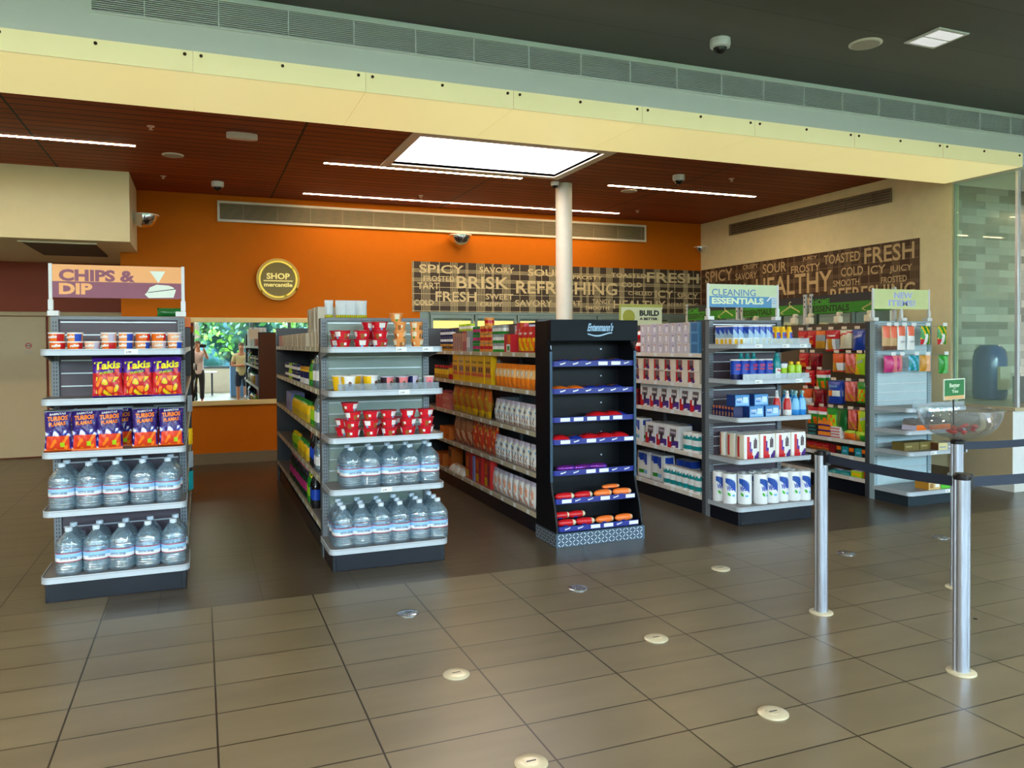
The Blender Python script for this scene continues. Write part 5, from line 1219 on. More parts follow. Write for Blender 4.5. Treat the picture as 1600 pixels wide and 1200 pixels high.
KINDS['h_lime'] = (hang('hanging_chip_bag', .17, .22, .055, lambda u, v: lime if (u + .3 * v) > .45 else yellow, [('sour', .3, .5, .5, .14, lav, .1, .03)], 10), 'snack bag')
KINDS['h_green'] = (hang('hanging_chip_bag', .15, .22, .05, lambda u, v: green if v > .7 or v < .12 or u > .9 else (orange if math.sin(15 * u) * math.sin(13 * v) > .2 else lime), [], 11), 'snack bag')
KINDS['h_darkgreen'] = (hang('hanging_chip_bag', .14, .24, .05, lambda u, v: mat('bag_forest', (20, 96, 40), .3), [], 12), 'snack bag')
KINDS['h_tomato'] = (hang('hanging_chip_bag', .15, .2, .05, lambda u, v: red if v > .72 else (orange if v < .45 and math.sin(11 * u) > 0 else (wh if v > .55 else green)), [], 13), 'snack bag')
KINDS['pouch_white'] = (hang('hanging_pouch', .085, .2, .03, lambda u, v: mat('pouch_coral', (236, 110, 80), .35) if v > .55 and .1 < u < .9 else wh, [('LIFE', .25, .3, .5, .08, greyp, 0, .03)], 14), 'pouch')
KINDS['pouch_tan'] = (hang('hanging_pouch', .085, .2, .03, lambda u, v: mat('pouch_coral', (236, 110, 80), .35) if v > .5 and .1 < u < .9 else (tan if v > .2 else brown), [], 15), 'pouch')
KINDS['bag_green'] = (hang('hanging_candy_bag', .12, .16, .05, lambda u, v: wh if .3 < u < .6 and v < .55 else (red if u < .4 and v < .3 else (yellow if math.sin(14 * u + 6 * v) > .4 else green)), [], 16, 14, 14), 'candy bag')
KINDS['bag_pink'] = (hang('hanging_candy_bag', .12, .13, .07, lambda u, v: magenta if u < .55 else pink, [], 17, 12, 12), 'candy bag')
KINDS['bag_teal'] = (hang('hanging_candy_bag', .1, .12, .05, lambda u, v: teal if math.sin(12 * u + 8 * v) < .5 else sky, [], 18, 12, 12), 'candy bag')
KINDS['bag_orange'] = (hang('hanging_candy_bag', .1, .13, .05, lambda u, v: gold if u < .5 else peach, [], 19, 12, 12), 'candy bag')
KINDS['bag_grass'] = (hang('hanging_candy_bag', .12, .15, .05, lambda u, v: green if u < .45 or v > .9 else mat('bag_mint', (110, 200, 120), .35), [], 20, 12, 12), 'candy bag')
KINDS['olivebox'] = (B('tea_box', .2, .15, .08, mat('box_olive', (110, 98, 50), .4), [(.1, .4, .5, .6, mat('box_olive_light', (160, 148, 96), .4))]), 'box'); KINDS['creambox'] = (B('tea_box', .13, .13, .07, mat('box_cream', (212, 202, 150), .4), [(.1, .3, .8, .5, greyp)], side=brown), 'box'); KINDS['greybox'] = (B('tea_box', .12, .13, .07, greyp, [(.1, .3, .8, .5, wh)]), 'box'); KINDS['peachbox'] = (B('tea_box', .12, .13, .07, peach, [(.1, .3, .8, .6, pink)]), 'box'); KINDS['greenbox'] = (B('tea_box', .13, .13, .07, mat('box_leaf', (90, 190, 60), .4), []), 'box')
KINDS['kraftbox'] = (B('snack_box', .16, .16, .075, mat('box_wheat', (206, 176, 120), .45), [(.1, .2, .4, .8, mat('box_wheat_print', (150, 110, 60), .45)), (.55, .3, .9, .7, wh)], side=gold), 'box')
def k_tray():
    root = empty('snack_tray')
    b = MB(); b.box(-.08, .08, -.08, .08, 0, .05, mat('tray_print', (214, 150, 90), .4), fr=orange, lf=lav); b.build('carton', root)
    b = MB(); b.prism([(-.08, .05), (.08, .06), (.06, .11), (-.08, .055)], -.08, .08, clear_mat('tray_film', (224, 230, 236), .2, .3, .1, dcol=(214, 190, 170)), 'x'); b.build('film', root); return root
KINDS['tray'] = (k_tray, 'snack tray')
KINDS['stackdark'] = (B('snack_box', .13, .14, .04, mat('box_ink_green', (36, 52, 50), .4), [(.1, .3, .9, .6, teal)]), 'box'); KINDS['stackorange'] = (B('snack_box', .2, .14, .06, mat('box_tangerine', (236, 134, 40), .4), [(0, 0, 1, .25, purple)]), 'box'); KINDS['stackwhite'] = (B('snack_box', .13, .14, .03, wh, [(0, .1, 1, .6, mat('box_rose', (210, 110, 110), .4))]), 'box')
KINDS['smallorange'] = (bagkind('snack_bag', .16, .1, .06, lambda u, v: lime if v > .7 else orange, [], 21, 10, 10), 'snack bag'); KINDS['smallgreen'] = (bagkind('snack_bag', .16, .1, .06, lambda u, v: lime if v > .6 else (green if u > .5 else gold), [], 22, 10, 10), 'snack bag'); KINDS['smallred'] = (bagkind('snack_bag', .15, .09, .06, lambda u, v: red if v > .4 else orange, [], 23, 10, 10), 'snack bag')
KINDS['tealcube'] = (B('snack_box', .11, .08, .09, mat('box_turquoise', (20, 130, 140), .4), [(.2, .35, .8, .6, sky)]), 'box'); KINDS['blackcube'] = (B('snack_box', .09, .08, .09, ink, [(.1, .5, .9, .95, orange)]), 'box'); KINDS['redcube'] = (B('snack_box', .09, .08, .09, dred, []), 'box')
KINDS['limebox'] = (B('snack_box', .17, .16, .075, lime, [(.1, .3, .9, .7, yellow)], top=wh), 'box'); KINDS['flatteal'] = (flatpack('snack_pack', .17, .16, .04, lav, teal), 'snack pack')
KINDS['h_small_yellow'] = (hang('hanging_packet', .06, .12, .02, lambda u, v: yellow, [], 24, 6, 8), 'packet'); KINDS['h_small_teal'] = (hang('hanging_packet', .07, .14, .02, lambda u, v: teal, [], 25, 6, 8), 'packet'); KINDS['h_small_silver'] = (hang('hanging_packet', .07, .12, .02, lambda u, v: greyp, [], 26, 6, 8), 'packet')

LF0 = -PI / 2
SH = ['bottom shelf', 'second lowest shelf', 'middle shelf', 'second highest shelf', 'top shelf']
R_ = random.Random(42)
def jit(a): return R_.uniform(-a, a)
# ---------------- chips display
zs = LV; F = 5.62
K = ['tub_orange', 'tub_orange', 'tub_pale', 'tub_orange', 'tub_blue', 'tub_blue', 'tub_pale', 'tub_blue']
for i in range(8):
    x = -.845 + i * .0985
    place(K[i], (x, 5.70, zs[4]), jit(.4), 'small dip tub, %s in the lower row, chips display' % ordl(i, 8))
    if i != 2: place(K[(i + 3) % 8], (x + jit(.004), 5.70 + jit(.004), zs[4] + .0565), jit(.4), 'small dip tub, %s in the upper row, chips display' % ordl(i - (i > 2), 7))
for i, x in enumerate((-.565, -.385, -.21)):
    place('takis', (x, 5.72, zs[3]), jit(.06), 'purple and red chip bag with yellow lettering, %s of three in front' % ordl(i, 3), rx=-.12)
place('takis', (-.49, 5.83, zs[3]), .05, 'purple and red chip bag peeking out behind the front three', rx=-.1)
for i, x in enumerate((-.85, -.70, -.555, -.345, -.185)):
    place('turbo', (x, 5.70, zs[2]), jit(.12), 'violet bag with orange chilli rolls, %s of five in front' % ordl(i, 5), rx=-.1 + jit(.04))
place('turbo', (-.5, 5.82, zs[2]), .1, 'violet chilli roll bag standing behind the front third', rx=-.05)
place('turbo', (-.22, 5.84, zs[2]), .1, 'violet chilli roll bag standing behind the front right pair', rx=-.05)
place('turbo', (-.8, 5.93, zs[2] + .17), 0, 'violet chilli roll bag lying across the bags at far left', rx=-1.2, ry=.25)
def gallons(x0, dx, n, rows, z, where, y0=5.705, dy=.158, skip=()):
    for r in range(rows):
        rn = ('front', 'second', 'back')[r] if rows == 3 else ('front', 'back')[r]
        for i in range(n):
            if (r, i) in skip: continue
            place('gallon', (x0 + i * dx + r * .006 + jit(.004), y0 + r * dy * .8, z), jit(.25), 'clear water gallon, %s of %s row, %s' % (ordl(i, n), rn, where))
gallons(-.83, .155, 5, 2, zs[1], 'upper water shelf of chips display', y0=5.705, dy=.19)
gallons(-.80, .155, 5, 2, zs[0], 'lower water shelf of chips display', y0=5.70, dy=.19)
b = MB(); pillow(b, .16, .06, .05, lambda u, v: mat('bag_forest', (20, 96, 40), .3), (), 8, 6, 3); r = b.build('folded_pouch'); r.location = (-.2, 6.04, 1.825); tag(r, 'dark green folded pouch on top of the chips display', 'pouch')
# ---------------- noodle display
for c, (x, n) in enumerate(((.96, 2), (1.10, 2), (1.235, 3))):
    for k in range(n): place('redbowl', (x + jit(.005), 5.70 + jit(.01), zs[4] + k * .0635), jit(3), 'red noodle bowl, %s column, %s, top shelf' % (('left', 'middle', 'right')[c], ('bottom', 'second up', 'topmost')[k]))
for x, k in ((.93, 0), (.93, 1), (1.165, 2)):
    place('redbowl', (x + .02, 5.83, zs[4] + k * .0635 if x < 1 else zs[4] + .127 - .0), jit(3), 'red noodle bowl in the back row, %s, top shelf' % ('lower left' if k == 0 else 'upper left' if k == 1 else 'raised in the middle'))
place('redbowl', (1.165, 5.83, zs[4]), 1, 'red noodle bowl in the back row, bottom middle, top shelf'); place('redbowl', (1.165, 5.83, zs[4] + .0635), 2, 'red noodle bowl in the back row, middle one up, top shelf')
for c, (x, n) in enumerate(((1.385, 4), (1.515, 3))):
    for k in range(n): place('orangebowl', (x + (.0 if k < 3 else -.03) + jit(.004), 5.72 + jit(.01), zs[4] + k * .0635), jit(3), 'orange noodle cup, %s stack, %s, top shelf' % (('left', 'right')[c], ('bottom', 'second up', 'third up', 'topmost')[k]))
place('yellowcup', (1.0, 5.70, zs[3]), 0, 'yellow cup with portrait panel, leftmost on its shelf', sc=(1.05, 1.05, 1.22)); place('yellowcup', (.955, 5.82, zs[3]), .5, 'yellow cup behind the leftmost yellow cup', sc=(1.05, 1.05, 1.22)); place('yellowcup', (1.17, 5.76, zs[3]), .7, 'yellow cup with white panel, left of the dark cups', sc=(1.05, 1.05, 1.22))
place('darkcup', (1.30, 5.78, zs[3]), .5, 'dark plum cup beside the yellow cups', sc=(1.05, 1.05, 1.22)); place('darkcup', (1.41, 5.76, zs[3]), .1, 'dark plum cup with pink panel, middle of the shelf', sc=(1.05, 1.05, 1.22)); place('navycup', (1.50, 5.80, zs[3]), .6, 'navy cup left of the pale portrait cup', sc=(1.05, 1.05, 1.22)); place('greycup', (1.60, 5.70, zs[3]), 0, 'pale cup with portrait at the right shelf corner', sc=(1.05, 1.05, 1.22)); place('yellowcup', (1.1, 5.88, zs[3]), 1, 'yellow cup at the back between the front two', sc=(1.05, 1.05, 1.22))
for c, x in enumerate((1.02, 1.155, 1.29, 1.435, 1.575)):
    for k in range(4 if c == 0 else 3): place('redbowl', (x + jit(.005) + (-.01 if k == 3 else 0), 5.70 + jit(.008), zs[2] + k * .0635), jit(3), 'red noodle bowl, %s stack, %s, middle shelf' % (ordl(c, 5), ('bottom', 'second up', 'third up', 'topmost')[k]))
    if c in (0, 2, 3):
        for k in range(2): place('redbowl', (x - .04, 5.83, zs[2] + k * .0635), jit(3), 'red noodle bowl behind the %s stack, %s, middle shelf' % (ordl(c, 5), ('bottom', 'second up')[k]))
gallons(1.01, .148, 5, 2, zs[1], 'upper water shelf of noodle display', y0=5.72, dy=.19)
gallons(.94, .142, 6, 3, zs[0], 'bottom shelf of noodle display', y0=5.675, dy=.17, skip=())
# ---------------- bakery rack goods
Fy = 5.80
zb = (.135, .345, .57, .82, 1.0, 1.23, 1.45)
for i, (x, kd) in enumerate(((2.76, 'flat_blue'), (2.92, 'flat_blue'), (3.1, 'flat_blue'), (3.25, 'flat_blue'))): place(kd, (x, Fy - .01, zb[6]), jit(.3), 'blue pastry pack, %s, top shelf of bakery rack' % ordl(i, 4))
place('flat_orange', (2.73, Fy - .02, zb[5]), .3, 'golden pastry pack, leftmost, second shelf of bakery rack', ry=.12); place('flat_orange', (2.87, Fy - .0, zb[5]), .1, 'golden pastry pack, second from left, second shelf of bakery rack')
for i, x in enumerate((3.0, 3.12, 3.24)): place('flat_blue', (x, Fy, zb[5]), jit(.3), 'blue pastry pack, %s, second shelf of bakery rack' % ordl(i, 3))
for i, x in enumerate((3.07, 3.2)): place('flat_red', (x, Fy - .02, zb[4]), jit(.3), 'red pastry pack, %s, third shelf of bakery rack' % ordl(i, 2))
place('flat_blue', (3.28, Fy + .03, zb[4]), .1, 'blue pastry pack right of the two red packs, bakery rack')
for i, x in enumerate((2.72, 2.99, 3.13, 3.27)): place('flat_red', (x, Fy - .02, zb[3]), jit(.3), 'red pastry pack, %s, fourth shelf of bakery rack' % ordl(i, 4))
place('flat_blue', (2.85, Fy, zb[3]), .2, 'blue pastry pack between red packs, fourth shelf of bakery rack')
for i, x in enumerate((2.75, 2.9, 3.04)): place('purplebag', (x, Fy - .08, zb[2]), jit(.3), 'shiny purple pastry pack, %s of three, bakery rack' % ordl(i, 3))
for i, (x, kd, c) in enumerate(((2.73, 'cake_red', 'red'), (2.90, 'cake_red', 'red'), (3.08, 'cake_orange', 'orange'), (3.26, 'cake_orange', 'orange'))): place(kd, (x, Fy - .1, zb[1]), jit(.08), '%s cake pack, %s, second lowest bakery rack shelf' % (c, ordl(i, 4)), sc=(.88, 1, 1))
place('cake_orange', (3.17, Fy - .07, zb[1] + .058), .1, 'orange cake pack stacked on top, second lowest bakery rack shelf', sc=(.88, 1, .6))
for i, (x, kd, c) in enumerate(((2.73, 'cake_red', 'red'), (2.90, 'cake_red', 'red'), (3.08, 'cake_orange', 'orange'), (3.26, 'cake_orange', 'orange'))): place(kd, (x, Fy - .13, zb[0]), jit(.08), '%s cake pack, %s, lowest bakery rack shelf' % (c, ordl(i, 4)), sc=(.88, 1, 1))
for i, x in enumerate((2.72, 2.86)): place('cake_red', (x, Fy - .05, zb[0] + .045), .05, 'red cake pack behind, %s, lowest bakery rack shelf' % ordl(i, 2), sc=(.85, 1, 1))
# ---------------- cleaning display
for i, x in enumerate((4.46, 4.595, 4.73)): place('wipes', (x, 5.72 + .05 * (i == 0), zs[4]), jit(.06), 'blue white yellow wipes multipack, %s, top shelf' % ordl(i, 3), sc=(.65, 1, .93))
place('wipes', (4.47, 5.9, zs[4]), .2, 'blue white yellow wipes multipack at the back left, top shelf', sc=(.8, 1, .93))
for i, x in enumerate((4.84, 4.91, 4.98, 5.05)): place('yellowcan', (x, 5.74, zs[4]), jit(.4), 'yellow spray can, %s of four, cleaning display top shelf' % ordl(i, 4))
for i, x in enumerate((4.87, 4.95, 5.02)): place('yellowcan', (x, 5.82, zs[4]), jit(.4), 'yellow spray can in the back row, %s of three' % ordl(i, 3))
for i, x in enumerate((4.45, 4.54, 4.63, 4.72, 4.81)): place('oxy', (x - .02, 5.72, zs[3]), jit(.15), 'blue cleaning powder canister, %s of five' % ordl(i, 5))
for i, x in enumerate((4.57, 4.64, 4.71)): place('tealbottle', (x, 5.82, zs[3]), jit(.3), 'teal cleaner bottle behind the canisters, %s of three' % ordl(i, 3))
place('tealbottle', (4.88, 5.71, zs[3]), 0, 'teal cleaner bottle in front, right of the blue canisters'); place('navybottle', (4.965, 5.72, zs[3]), 0, 'navy cleaner bottle right of the front teal bottle'); place('navybottle', (5.03, 5.83, zs[3]), 0, 'navy cleaner bottle at the back of the second shelf')
for i, x in enumerate((5.05, 5.125)): place('limebottle', (x, 5.71, zs[3]), .1, 'lime yellow cleaner bottle, %s of two in front' % ordl(i, 2))
place('limebottle', (5.12, 5.8, zs[3]), .1, 'lime yellow cleaner bottle behind the front two')
for i, y in enumerate((5.98, 5.935, 5.89, 5.845, 5.80, 5.755, 5.71)): place('smallbox', (4.44, y, zs[2]), LF0, 'slim navy box, %s of seven along the left shelf edge' % ordl(i, 7))
for i, x in enumerate((4.60, 4.775)): place('dryerbox', (x, 5.70, zs[2]), 0, 'light blue box in the lower row, %s of two' % ordl(i, 2))
for i, x in enumerate((4.49, 4.70)): place('dryerbox', (x, 5.76, zs[2] + .1), jit(.05), 'light blue box in the upper row, %s of two' % ordl(i, 2))
place('dryerbox', (4.60, 5.83, zs[2]), 0, 'light blue box hidden behind the slim boxes'); place('dryerbox', (4.775, 5.83, zs[2]), 0, 'light blue box at the back of the middle shelf')
for i, x in enumerate((4.95, 5.01)): place('spray_white', (x + .0, 5.72 + (.07 if i == 0 else 0), zs[2]), -.7, 'white spray bottle with red label, %s of two' % ordl(i, 2))
for i, x in enumerate((5.085, 5.16)): place('spray_blue', (x, 5.70, zs[2]), -.5, 'blue spray bottle with teal trigger, %s in front' % ordl(i, 2))
for i, x in enumerate((5.06, 5.14)): place('spray_blue', (x, 5.81, zs[2]), -.5, 'blue spray bottle with teal trigger, %s behind' % ordl(i, 2))
for i, x in enumerate((4.54, 4.72, 4.895, 5.07)): place('redpack', (x + .02, 5.72, zs[1]), 0, 'red white purple towel pack, %s in front row' % ordl(i, 4))
for i, x in enumerate((4.54, 4.72, 4.895, 5.07)): place('redpack', (x + .02, 5.86, zs[1]), 0, 'red white purple towel pack, %s in second row' % ordl(i, 4))
place('redpack', (4.55, 5.965, zs[1]), 0, 'red white purple towel pack squeezed in at the rear left', sc=(1, .5, 1))
for i, x in enumerate((4.555, 4.69, 4.82, 4.945, 5.065, 5.165)): place('roll', (x, 5.70 + (.05, 0, .0, .02, .0, -.02)[i], zs[0]), (-.75, .05, -.6, -.15, -.05, -.1)[i], 'blue and white paper towel roll, %s in front row' % ordl(i, 6))
place('roll', (4.435, 5.955, zs[0]), -.4, 'blue and white paper towel roll at the rear left corner')
for i, x in enumerate((4.45, 4.6, 4.735, 4.87, 5.0, 5.12)): place('roll', (x, 5.825, zs[0]), -.5, 'blue and white paper towel roll, %s in second row' % ordl(i, 6))
# ---------------- new items display (front face y ~ 5.7)
peg = mat('peg_hook_metal', (190, 200, 206), .3, metal=.6)
def pegs(x, z, y0, y1, name_label, group):
    b = MB(); b.tube([(0, y0 - y1, 0), (0, 0, 0), (0, -.004, .012)], .003, peg, 6); b.box(-.03, .03, -.008, -.004, -.004, .03, tagm)
    r = b.build('peg_hook'); r.location = (x, y1, z); tag(r, name_label, 'hook', group)
for i, (x, kd, c) in enumerate(((6.45, 'pouch_tan', 'tan and orange'), (6.55, 'pouch_tan', 'tan and orange'), (6.66, 'pouch_white', 'white and orange'), (6.79, 'pouch_white', 'white and orange'))):
    pegs(x, 1.775, 6.03, 5.9, 'metal peg hook with price flag, %s of four pouch hooks' % ordl(i, 4), None); place(kd, (x, 5.93, 1.772), jit(.1), '%s pouch, %s of four on the upper pegs' % (c, ordl(i, 4)), sc=(1.3, 1.1, 1.22))
for i, (x, y) in enumerate(((6.99, 5.93), (7.22, 5.92))):
    pegs(x, 1.775, 6.03, y - .03, 'metal peg hook with price flag, %s of green bag hooks' % ordl(i, 2), None); place('bag_green', (x, y, 1.772), jit(.1), 'green bag with fruit print, %s on upper pegs' % ordl(i, 2), sc=(1.25, 1.1, 1.2))
for i, (x, kd, c) in enumerate(((6.5, 'bag_pink', 'pink'), (6.62, 'bag_pink', 'pink'), (6.82, 'bag_teal', 'teal'), (6.98, 'bag_orange', 'golden orange'), (7.24, 'bag_grass', 'bright green'))):
    pegs(x, 1.475, 6.03, 5.89, 'metal peg hook above the %s candy bag, %s' % (c, ordl(i, 5)), None); place(kd, (x, 5.92 + .04 * (i == 1), 1.47), jit(.2), '%s candy bag on the lower pegs, %s of five' % (c, ordl(i, 5)), sc=(1.35, 1.2, 1.3))
place('tray', (6.6, 5.72, .735), .1, 'film topped snack tray, left of three'); place('tray', (6.76, 5.70, .735), 0, 'film topped snack tray, middle of three'); place('tray', (6.92, 5.72, .735), -.05, 'film topped snack tray, right of three')
for i, (x, kd, c) in enumerate(((6.55, 'olivebox', 'olive'), (6.76, 'olivebox', 'olive'), (6.87, 'creambox', 'cream'), (6.99, 'greybox', 'grey'), (7.1, 'peachbox', 'peach'))):
    place(kd, (x, 5.68 + (.1 if kd == 'olivebox' else 0), .53), 0, '%s box, %s on the shelf above the base' % (c, ordl(i, 5)))
place('kraftbox', (6.76, 5.70, .14), 0, 'wheat coloured snack box on the pale base shelf'); place('greenbox', (6.92, 5.69, .14), 0, 'bright green box on the pale base shelf'); place('greybox', (7.06, 5.69, .14), 0, 'grey box at the right of the pale base shelf')

# ---------------- goods on the left-facing sides of the runs (face -x)
LF = -PI / 2
def line(kind, ys, x, z, desc, where, stack=1, hz=.1, rz=LF, jx=.004, group=None, xs=None, sc=None, rx=0):
    ys = sorted(ys, reverse=True); n = len(ys)
    for i, y in enumerate(ys):
        for k in range(stack if not callable(stack) else stack(i)):
            o = ordl(i, n); lv = '' if (stack == 1) else (', lowest', ', second up', ', third up', ', fourth up')[k]
            place(kind, (x + jit(jx), y, z + k * hz), rz + jit(.03), ('%s, %s%s, %s' % (desc, o, lv, where)).replace(', ,', ','), sc=sc, rx=rx)
rng = lambda a, n, d: [a + d * i for i in range(n)]
# paper aisle (x0 = 4.37)
P4 = 4.37
for k in range(3):
    for i, y in enumerate(rng(6.42, 8, .113)):
        place('tissue_white' if (i * 3 + k * 5) % 7 < 4 else 'tissue_lilac', (P4 + .075, y, 1.51 + k * .101), LF, 'white tissue box, %s, %s row, paper aisle top shelf' % (ordl(7 - i, 8), ('lower', 'middle', 'upper')[k]))
line('bluetissue', (6.28,), P4 + .08, 1.51, 'blue wipes box beside the tissue boxes', 'right end', 3, .101)
place('tealpack', (P4 + .02, 6.33, 1.512), LF, 'small teal tissue pack in front of the blue boxes', sc=(1, .6, 1)) if False else None
line('redsoft', (7.38,), P4 + .1, 1.51, 'red napkin pack left of the tissue boxes', 'paper aisle', 2, .12)
line('tissue_red', rng(6.3, 6, .203), P4 + .075, 1.22, 'red and cream tissue box', 'paper aisle second shelf', 2, .117)
line('towel_big', rng(6.27, 6, .183), P4 + .1, .945, 'tall red white purple tissue pack', 'paper aisle', 1)
line('crimsonpack', (7.42,), P4 + .1, .945, 'crimson napkin pack', 'paper aisle', 4, .045)
line('virtuepack', (7.36,), P4 + .09, .555, 'blue white green towel pack', 'paper aisle lower middle shelf', sc=(.9, 1, .95)); line('bluepack', (7.05, 6.82), P4 + .24, .555, 'white pack with blue top', 'behind the towel packs', sc=(1, 1, 1.1))
line('towel_mid', (6.67, 6.88, 7.09), P4 + .11, .555, 'red white purple towel pack', 'paper aisle'); line('toilet', (6.28, 6.41), P4 + .08, .555, 'white and teal toilet paper pack', 'lower middle shelf', sc=(1, 1, .95))
line('virtuepack', (7.02, 7.3), P4 + .14, .17, 'blue white green towel pack', 'paper aisle bottom shelf', sc=(1.05, 1, 1.05)); line('bluepack', (6.75,), P4 + .27, .17, 'white pack with blue top', 'bottom shelf, behind toilet paper', sc=(1.3, 1, 1.2))
line('toilet', rng(6.24, 6, .105), P4 + .07, .17, 'white and teal toilet paper pack', 'paper aisle bottom shelf', 1, sc=(.82, .9, 1))
# cereal aisle (x0 = 2.63)
P3 = 2.63
W = 'cereal aisle top shelf'
line('redchips', (6.24, 6.36, 6.48), P3 + .05, 1.535, 'red and yellow snack bag', W, rx=-.04)
line('redbox', (6.72,), P3 + .05, 1.535, 'crimson box with white panel', W, 1); place('redbox', (P3 + .14, 6.66, 1.705), LF, 'crimson box stacked above and behind another', sc=(1, .7, .6)) 
line('lilbox', (6.6, 6.74, 6.88), P3 + .2, 1.70, 'pale lilac box', 'upper row on ' + W)
line('redbox', (6.62, 6.8), P3 + .22, 1.535, 'crimson box hidden behind', W)
line('greycan', (6.9, 6.98, 7.06, 7.14), P3 + .06, 1.535, 'grey and green food can', W, 3, .086)
line('orangetub', (7.26, 7.38, 7.5), P3 + .07, 1.535, 'apricot food tub', W, 3, .087); place('orangetub', (P3 + .1, 7.44, 1.535 + .261), 0, 'single apricot food tub on top of the tub stacks')
line('greentub', (7.62, 7.73), P3 + .07, 1.535, 'green food tub with magenta band', W, 3, .087)
line('greybook', (7.85, 7.91), P3 + .1, 1.535, 'tall grey box', W); line('redbook', (7.98, 8.05), P3 + .1, 1.535, 'tall brick red box', W); line('tanbox', rng(8.13, 5, .065), P3 + .1, 1.535, 'tall tan box with dark red spine', W)
line('browncan', rng(8.56, 5, .09), P3 + .06, 1.535, 'gold and brown can', W); line('bluecan', rng(8.56, 5, .09), P3 + .06, 1.617, 'navy and white can', 'second layer, ' + W); line('bluecan', rng(8.56, 5, .09), P3 + .06, 1.699, 'navy and white can', 'third layer, ' + W)
line('limeyog', rng(8.1, 5, .09), P3 + .14, 1.757, 'lime and white can on top of the tall boxes', 'rear')
for i, y in enumerate(rng(8.1, 5, .09)): pass
W = 'cereal aisle second shelf'
line('orangebag', rng(6.24, 9, .105), P3 + .05, 1.21, 'bright orange snack bag', W, rx=-.05)
line('cerealbig', (7.28, 7.49, 7.70, 7.91, 8.12, 8.33), P3 + .05, 1.21, 'yellow cereal box', W, sc=(1, 1, .98))
line('redbottle', (8.52, 8.63), P3 + .07, 1.21, 'red capped sauce bottle', W); line('jar', (8.75, 8.86, 8.97, 9.08, 9.2), P3 + .07, 1.21, 'red capped sauce jar', W)
W = 'cereal aisle middle shelf'
line('whitebag', rng(6.24, 8, .125), P3 + .06, .86, 'white biscuit bag', W, rx=-.04, sc=(.9, 1, 1)); line('greybook', (7.25, 7.32), P3 + .25, .86, 'tall grey box at the back', W)
line('bigorangebag', rng(7.42, 6, .205), P3 + .07, .86, 'burnt orange cereal bag', W, rx=-.03, sc=(.95, 1, .98)); line('pinklow', (8.68, 8.82), P3 + .1, .86, 'salmon pink low box', W, 2, .092); line('pinkbox', (8.97, 9.1), P3 + .1, .86, 'tall pink box', W)
W = 'cereal aisle lower shelf'
line('whitebag', rng(6.25, 7, .14), P3 + .06, .51, 'white biscuit bag with brown print', W, rx=-.04); line('redorangebag', rng(7.26, 4, .19), P3 + .08, .51, 'tomato red cereal bag', W, rx=-.04, sc=(.9, 1, 1)); line('tanbag', rng(8.05, 3, .2), P3 + .08, .51, 'tan brown cereal bag', W, rx=-.04); line('orangecrate', (8.68, 8.88), P3 + .1, .51, 'orange low carton', W)
W = 'cereal aisle bottom shelf'
line('peachbag', rng(6.27, 8, .13), P3 + .06, .17, 'blush and white snack bag', W, rx=-.04); line('redtall', (7.35, 7.62, 7.95), P3 + .07, .17, 'tall tomato red cereal box', W); line('violetbox', (7.785,), P3 + .1, .17, 'pale violet box between red boxes', 'bottom shelf')
line('softpack', (8.17, 8.36, 8.55), P3 + .09, .17, 'small soft white pack', W); line('orangetall', (8.76,), P3 + .15, .17, 'tall orange carton', W); line('orangecrate', (8.95, 9.12), P3 + .1, .17, 'orange low carton', W)
# noodle aisle left side (x0 = .85)
P2 = .85
W = 'noodle aisle top shelf'
line('whitebook', rng(6.95, 14, .145), P2 + .08, 1.6, 'off white filter box', W); line('pinkbook', (9.0, 9.12, 9.24), P2 + .08, 1.6, 'dusky pink box', W)
line('tallwhite', (6.4, 6.56, 6.72, 6.88), P2 + .12, 1.72, 'pale carton with black print', 'raised row on ' + W); line('whitebook', (6.4, 6.58, 6.76), P2 + .11, 1.6, 'off white filter box under the pale cartons', W)
for i, x in enumerate((.945, 1.04, 1.115, 1.20)):
    place('coffee', (x, 6.24, 1.80), jit(.1), 'short silver white coffee bag above the noodle display, %s of four' % ordl(i, 4), sc=(.62 if i == 0 else .82, .8, .56))
    b = MB(); b.box(-.036, .036, -.04, .04, 0, .2, wh); r = b.build('carton'); r.location = (x, 6.24, 1.6); tag(r, 'white carton under coffee bag, %s of four' % ordl(i, 4), 'carton')
W = 'noodle aisle second shelf'
line('bluecan', (8.95, 8.85, 8.75), P2 + .06, 1.265, 'navy and white can', W, 2, .081); line('limeyog', (8.6, 8.5, 8.4), P2 + .06, 1.265, 'lime and white can', W, 2, .081); line('bluecan', rng(7.8, 6, .09), P2 + .06, 1.265, 'dark blue can in the near group', W, 2, .081)
line('slimbottle', (7.22, 7.32, 7.42, 7.52, 7.62, 7.1), P2 + .06, 1.265, 'white and navy slim bottle with gold cap', W); line('greenbottle', (6.8, 6.9), P2 + .06, 1.265, 'green drink bottle', W, sc=(1, 1, .9)); line('darkbottle', (6.68,), P2 + .06, 1.265, 'dark bottle with magenta label', W, sc=(1, 1, .95)); line('tallclear', (6.5, 6.6), P2 + .06, 1.265, 'tall clear jar with white label', W)
W = 'noodle aisle middle shelf'
line('violetbox', rng(8.5, 6, .08), P2 + .1, .93, 'pale violet upright box', W, sc=(1, 1, .7)); line('yellowjug', rng(7.1, 12, .1), P2 + .06, .93, 'mustard yellow bottle', W); line('limebottle', (6.75, 6.84, 6.93), P2 + .06, .93, 'lime bottle', W); line('tallclear', (6.45, 6.57), P2 + .06, .93, 'tall clear jar with white label', W)
W = 'noodle aisle lower shelf'
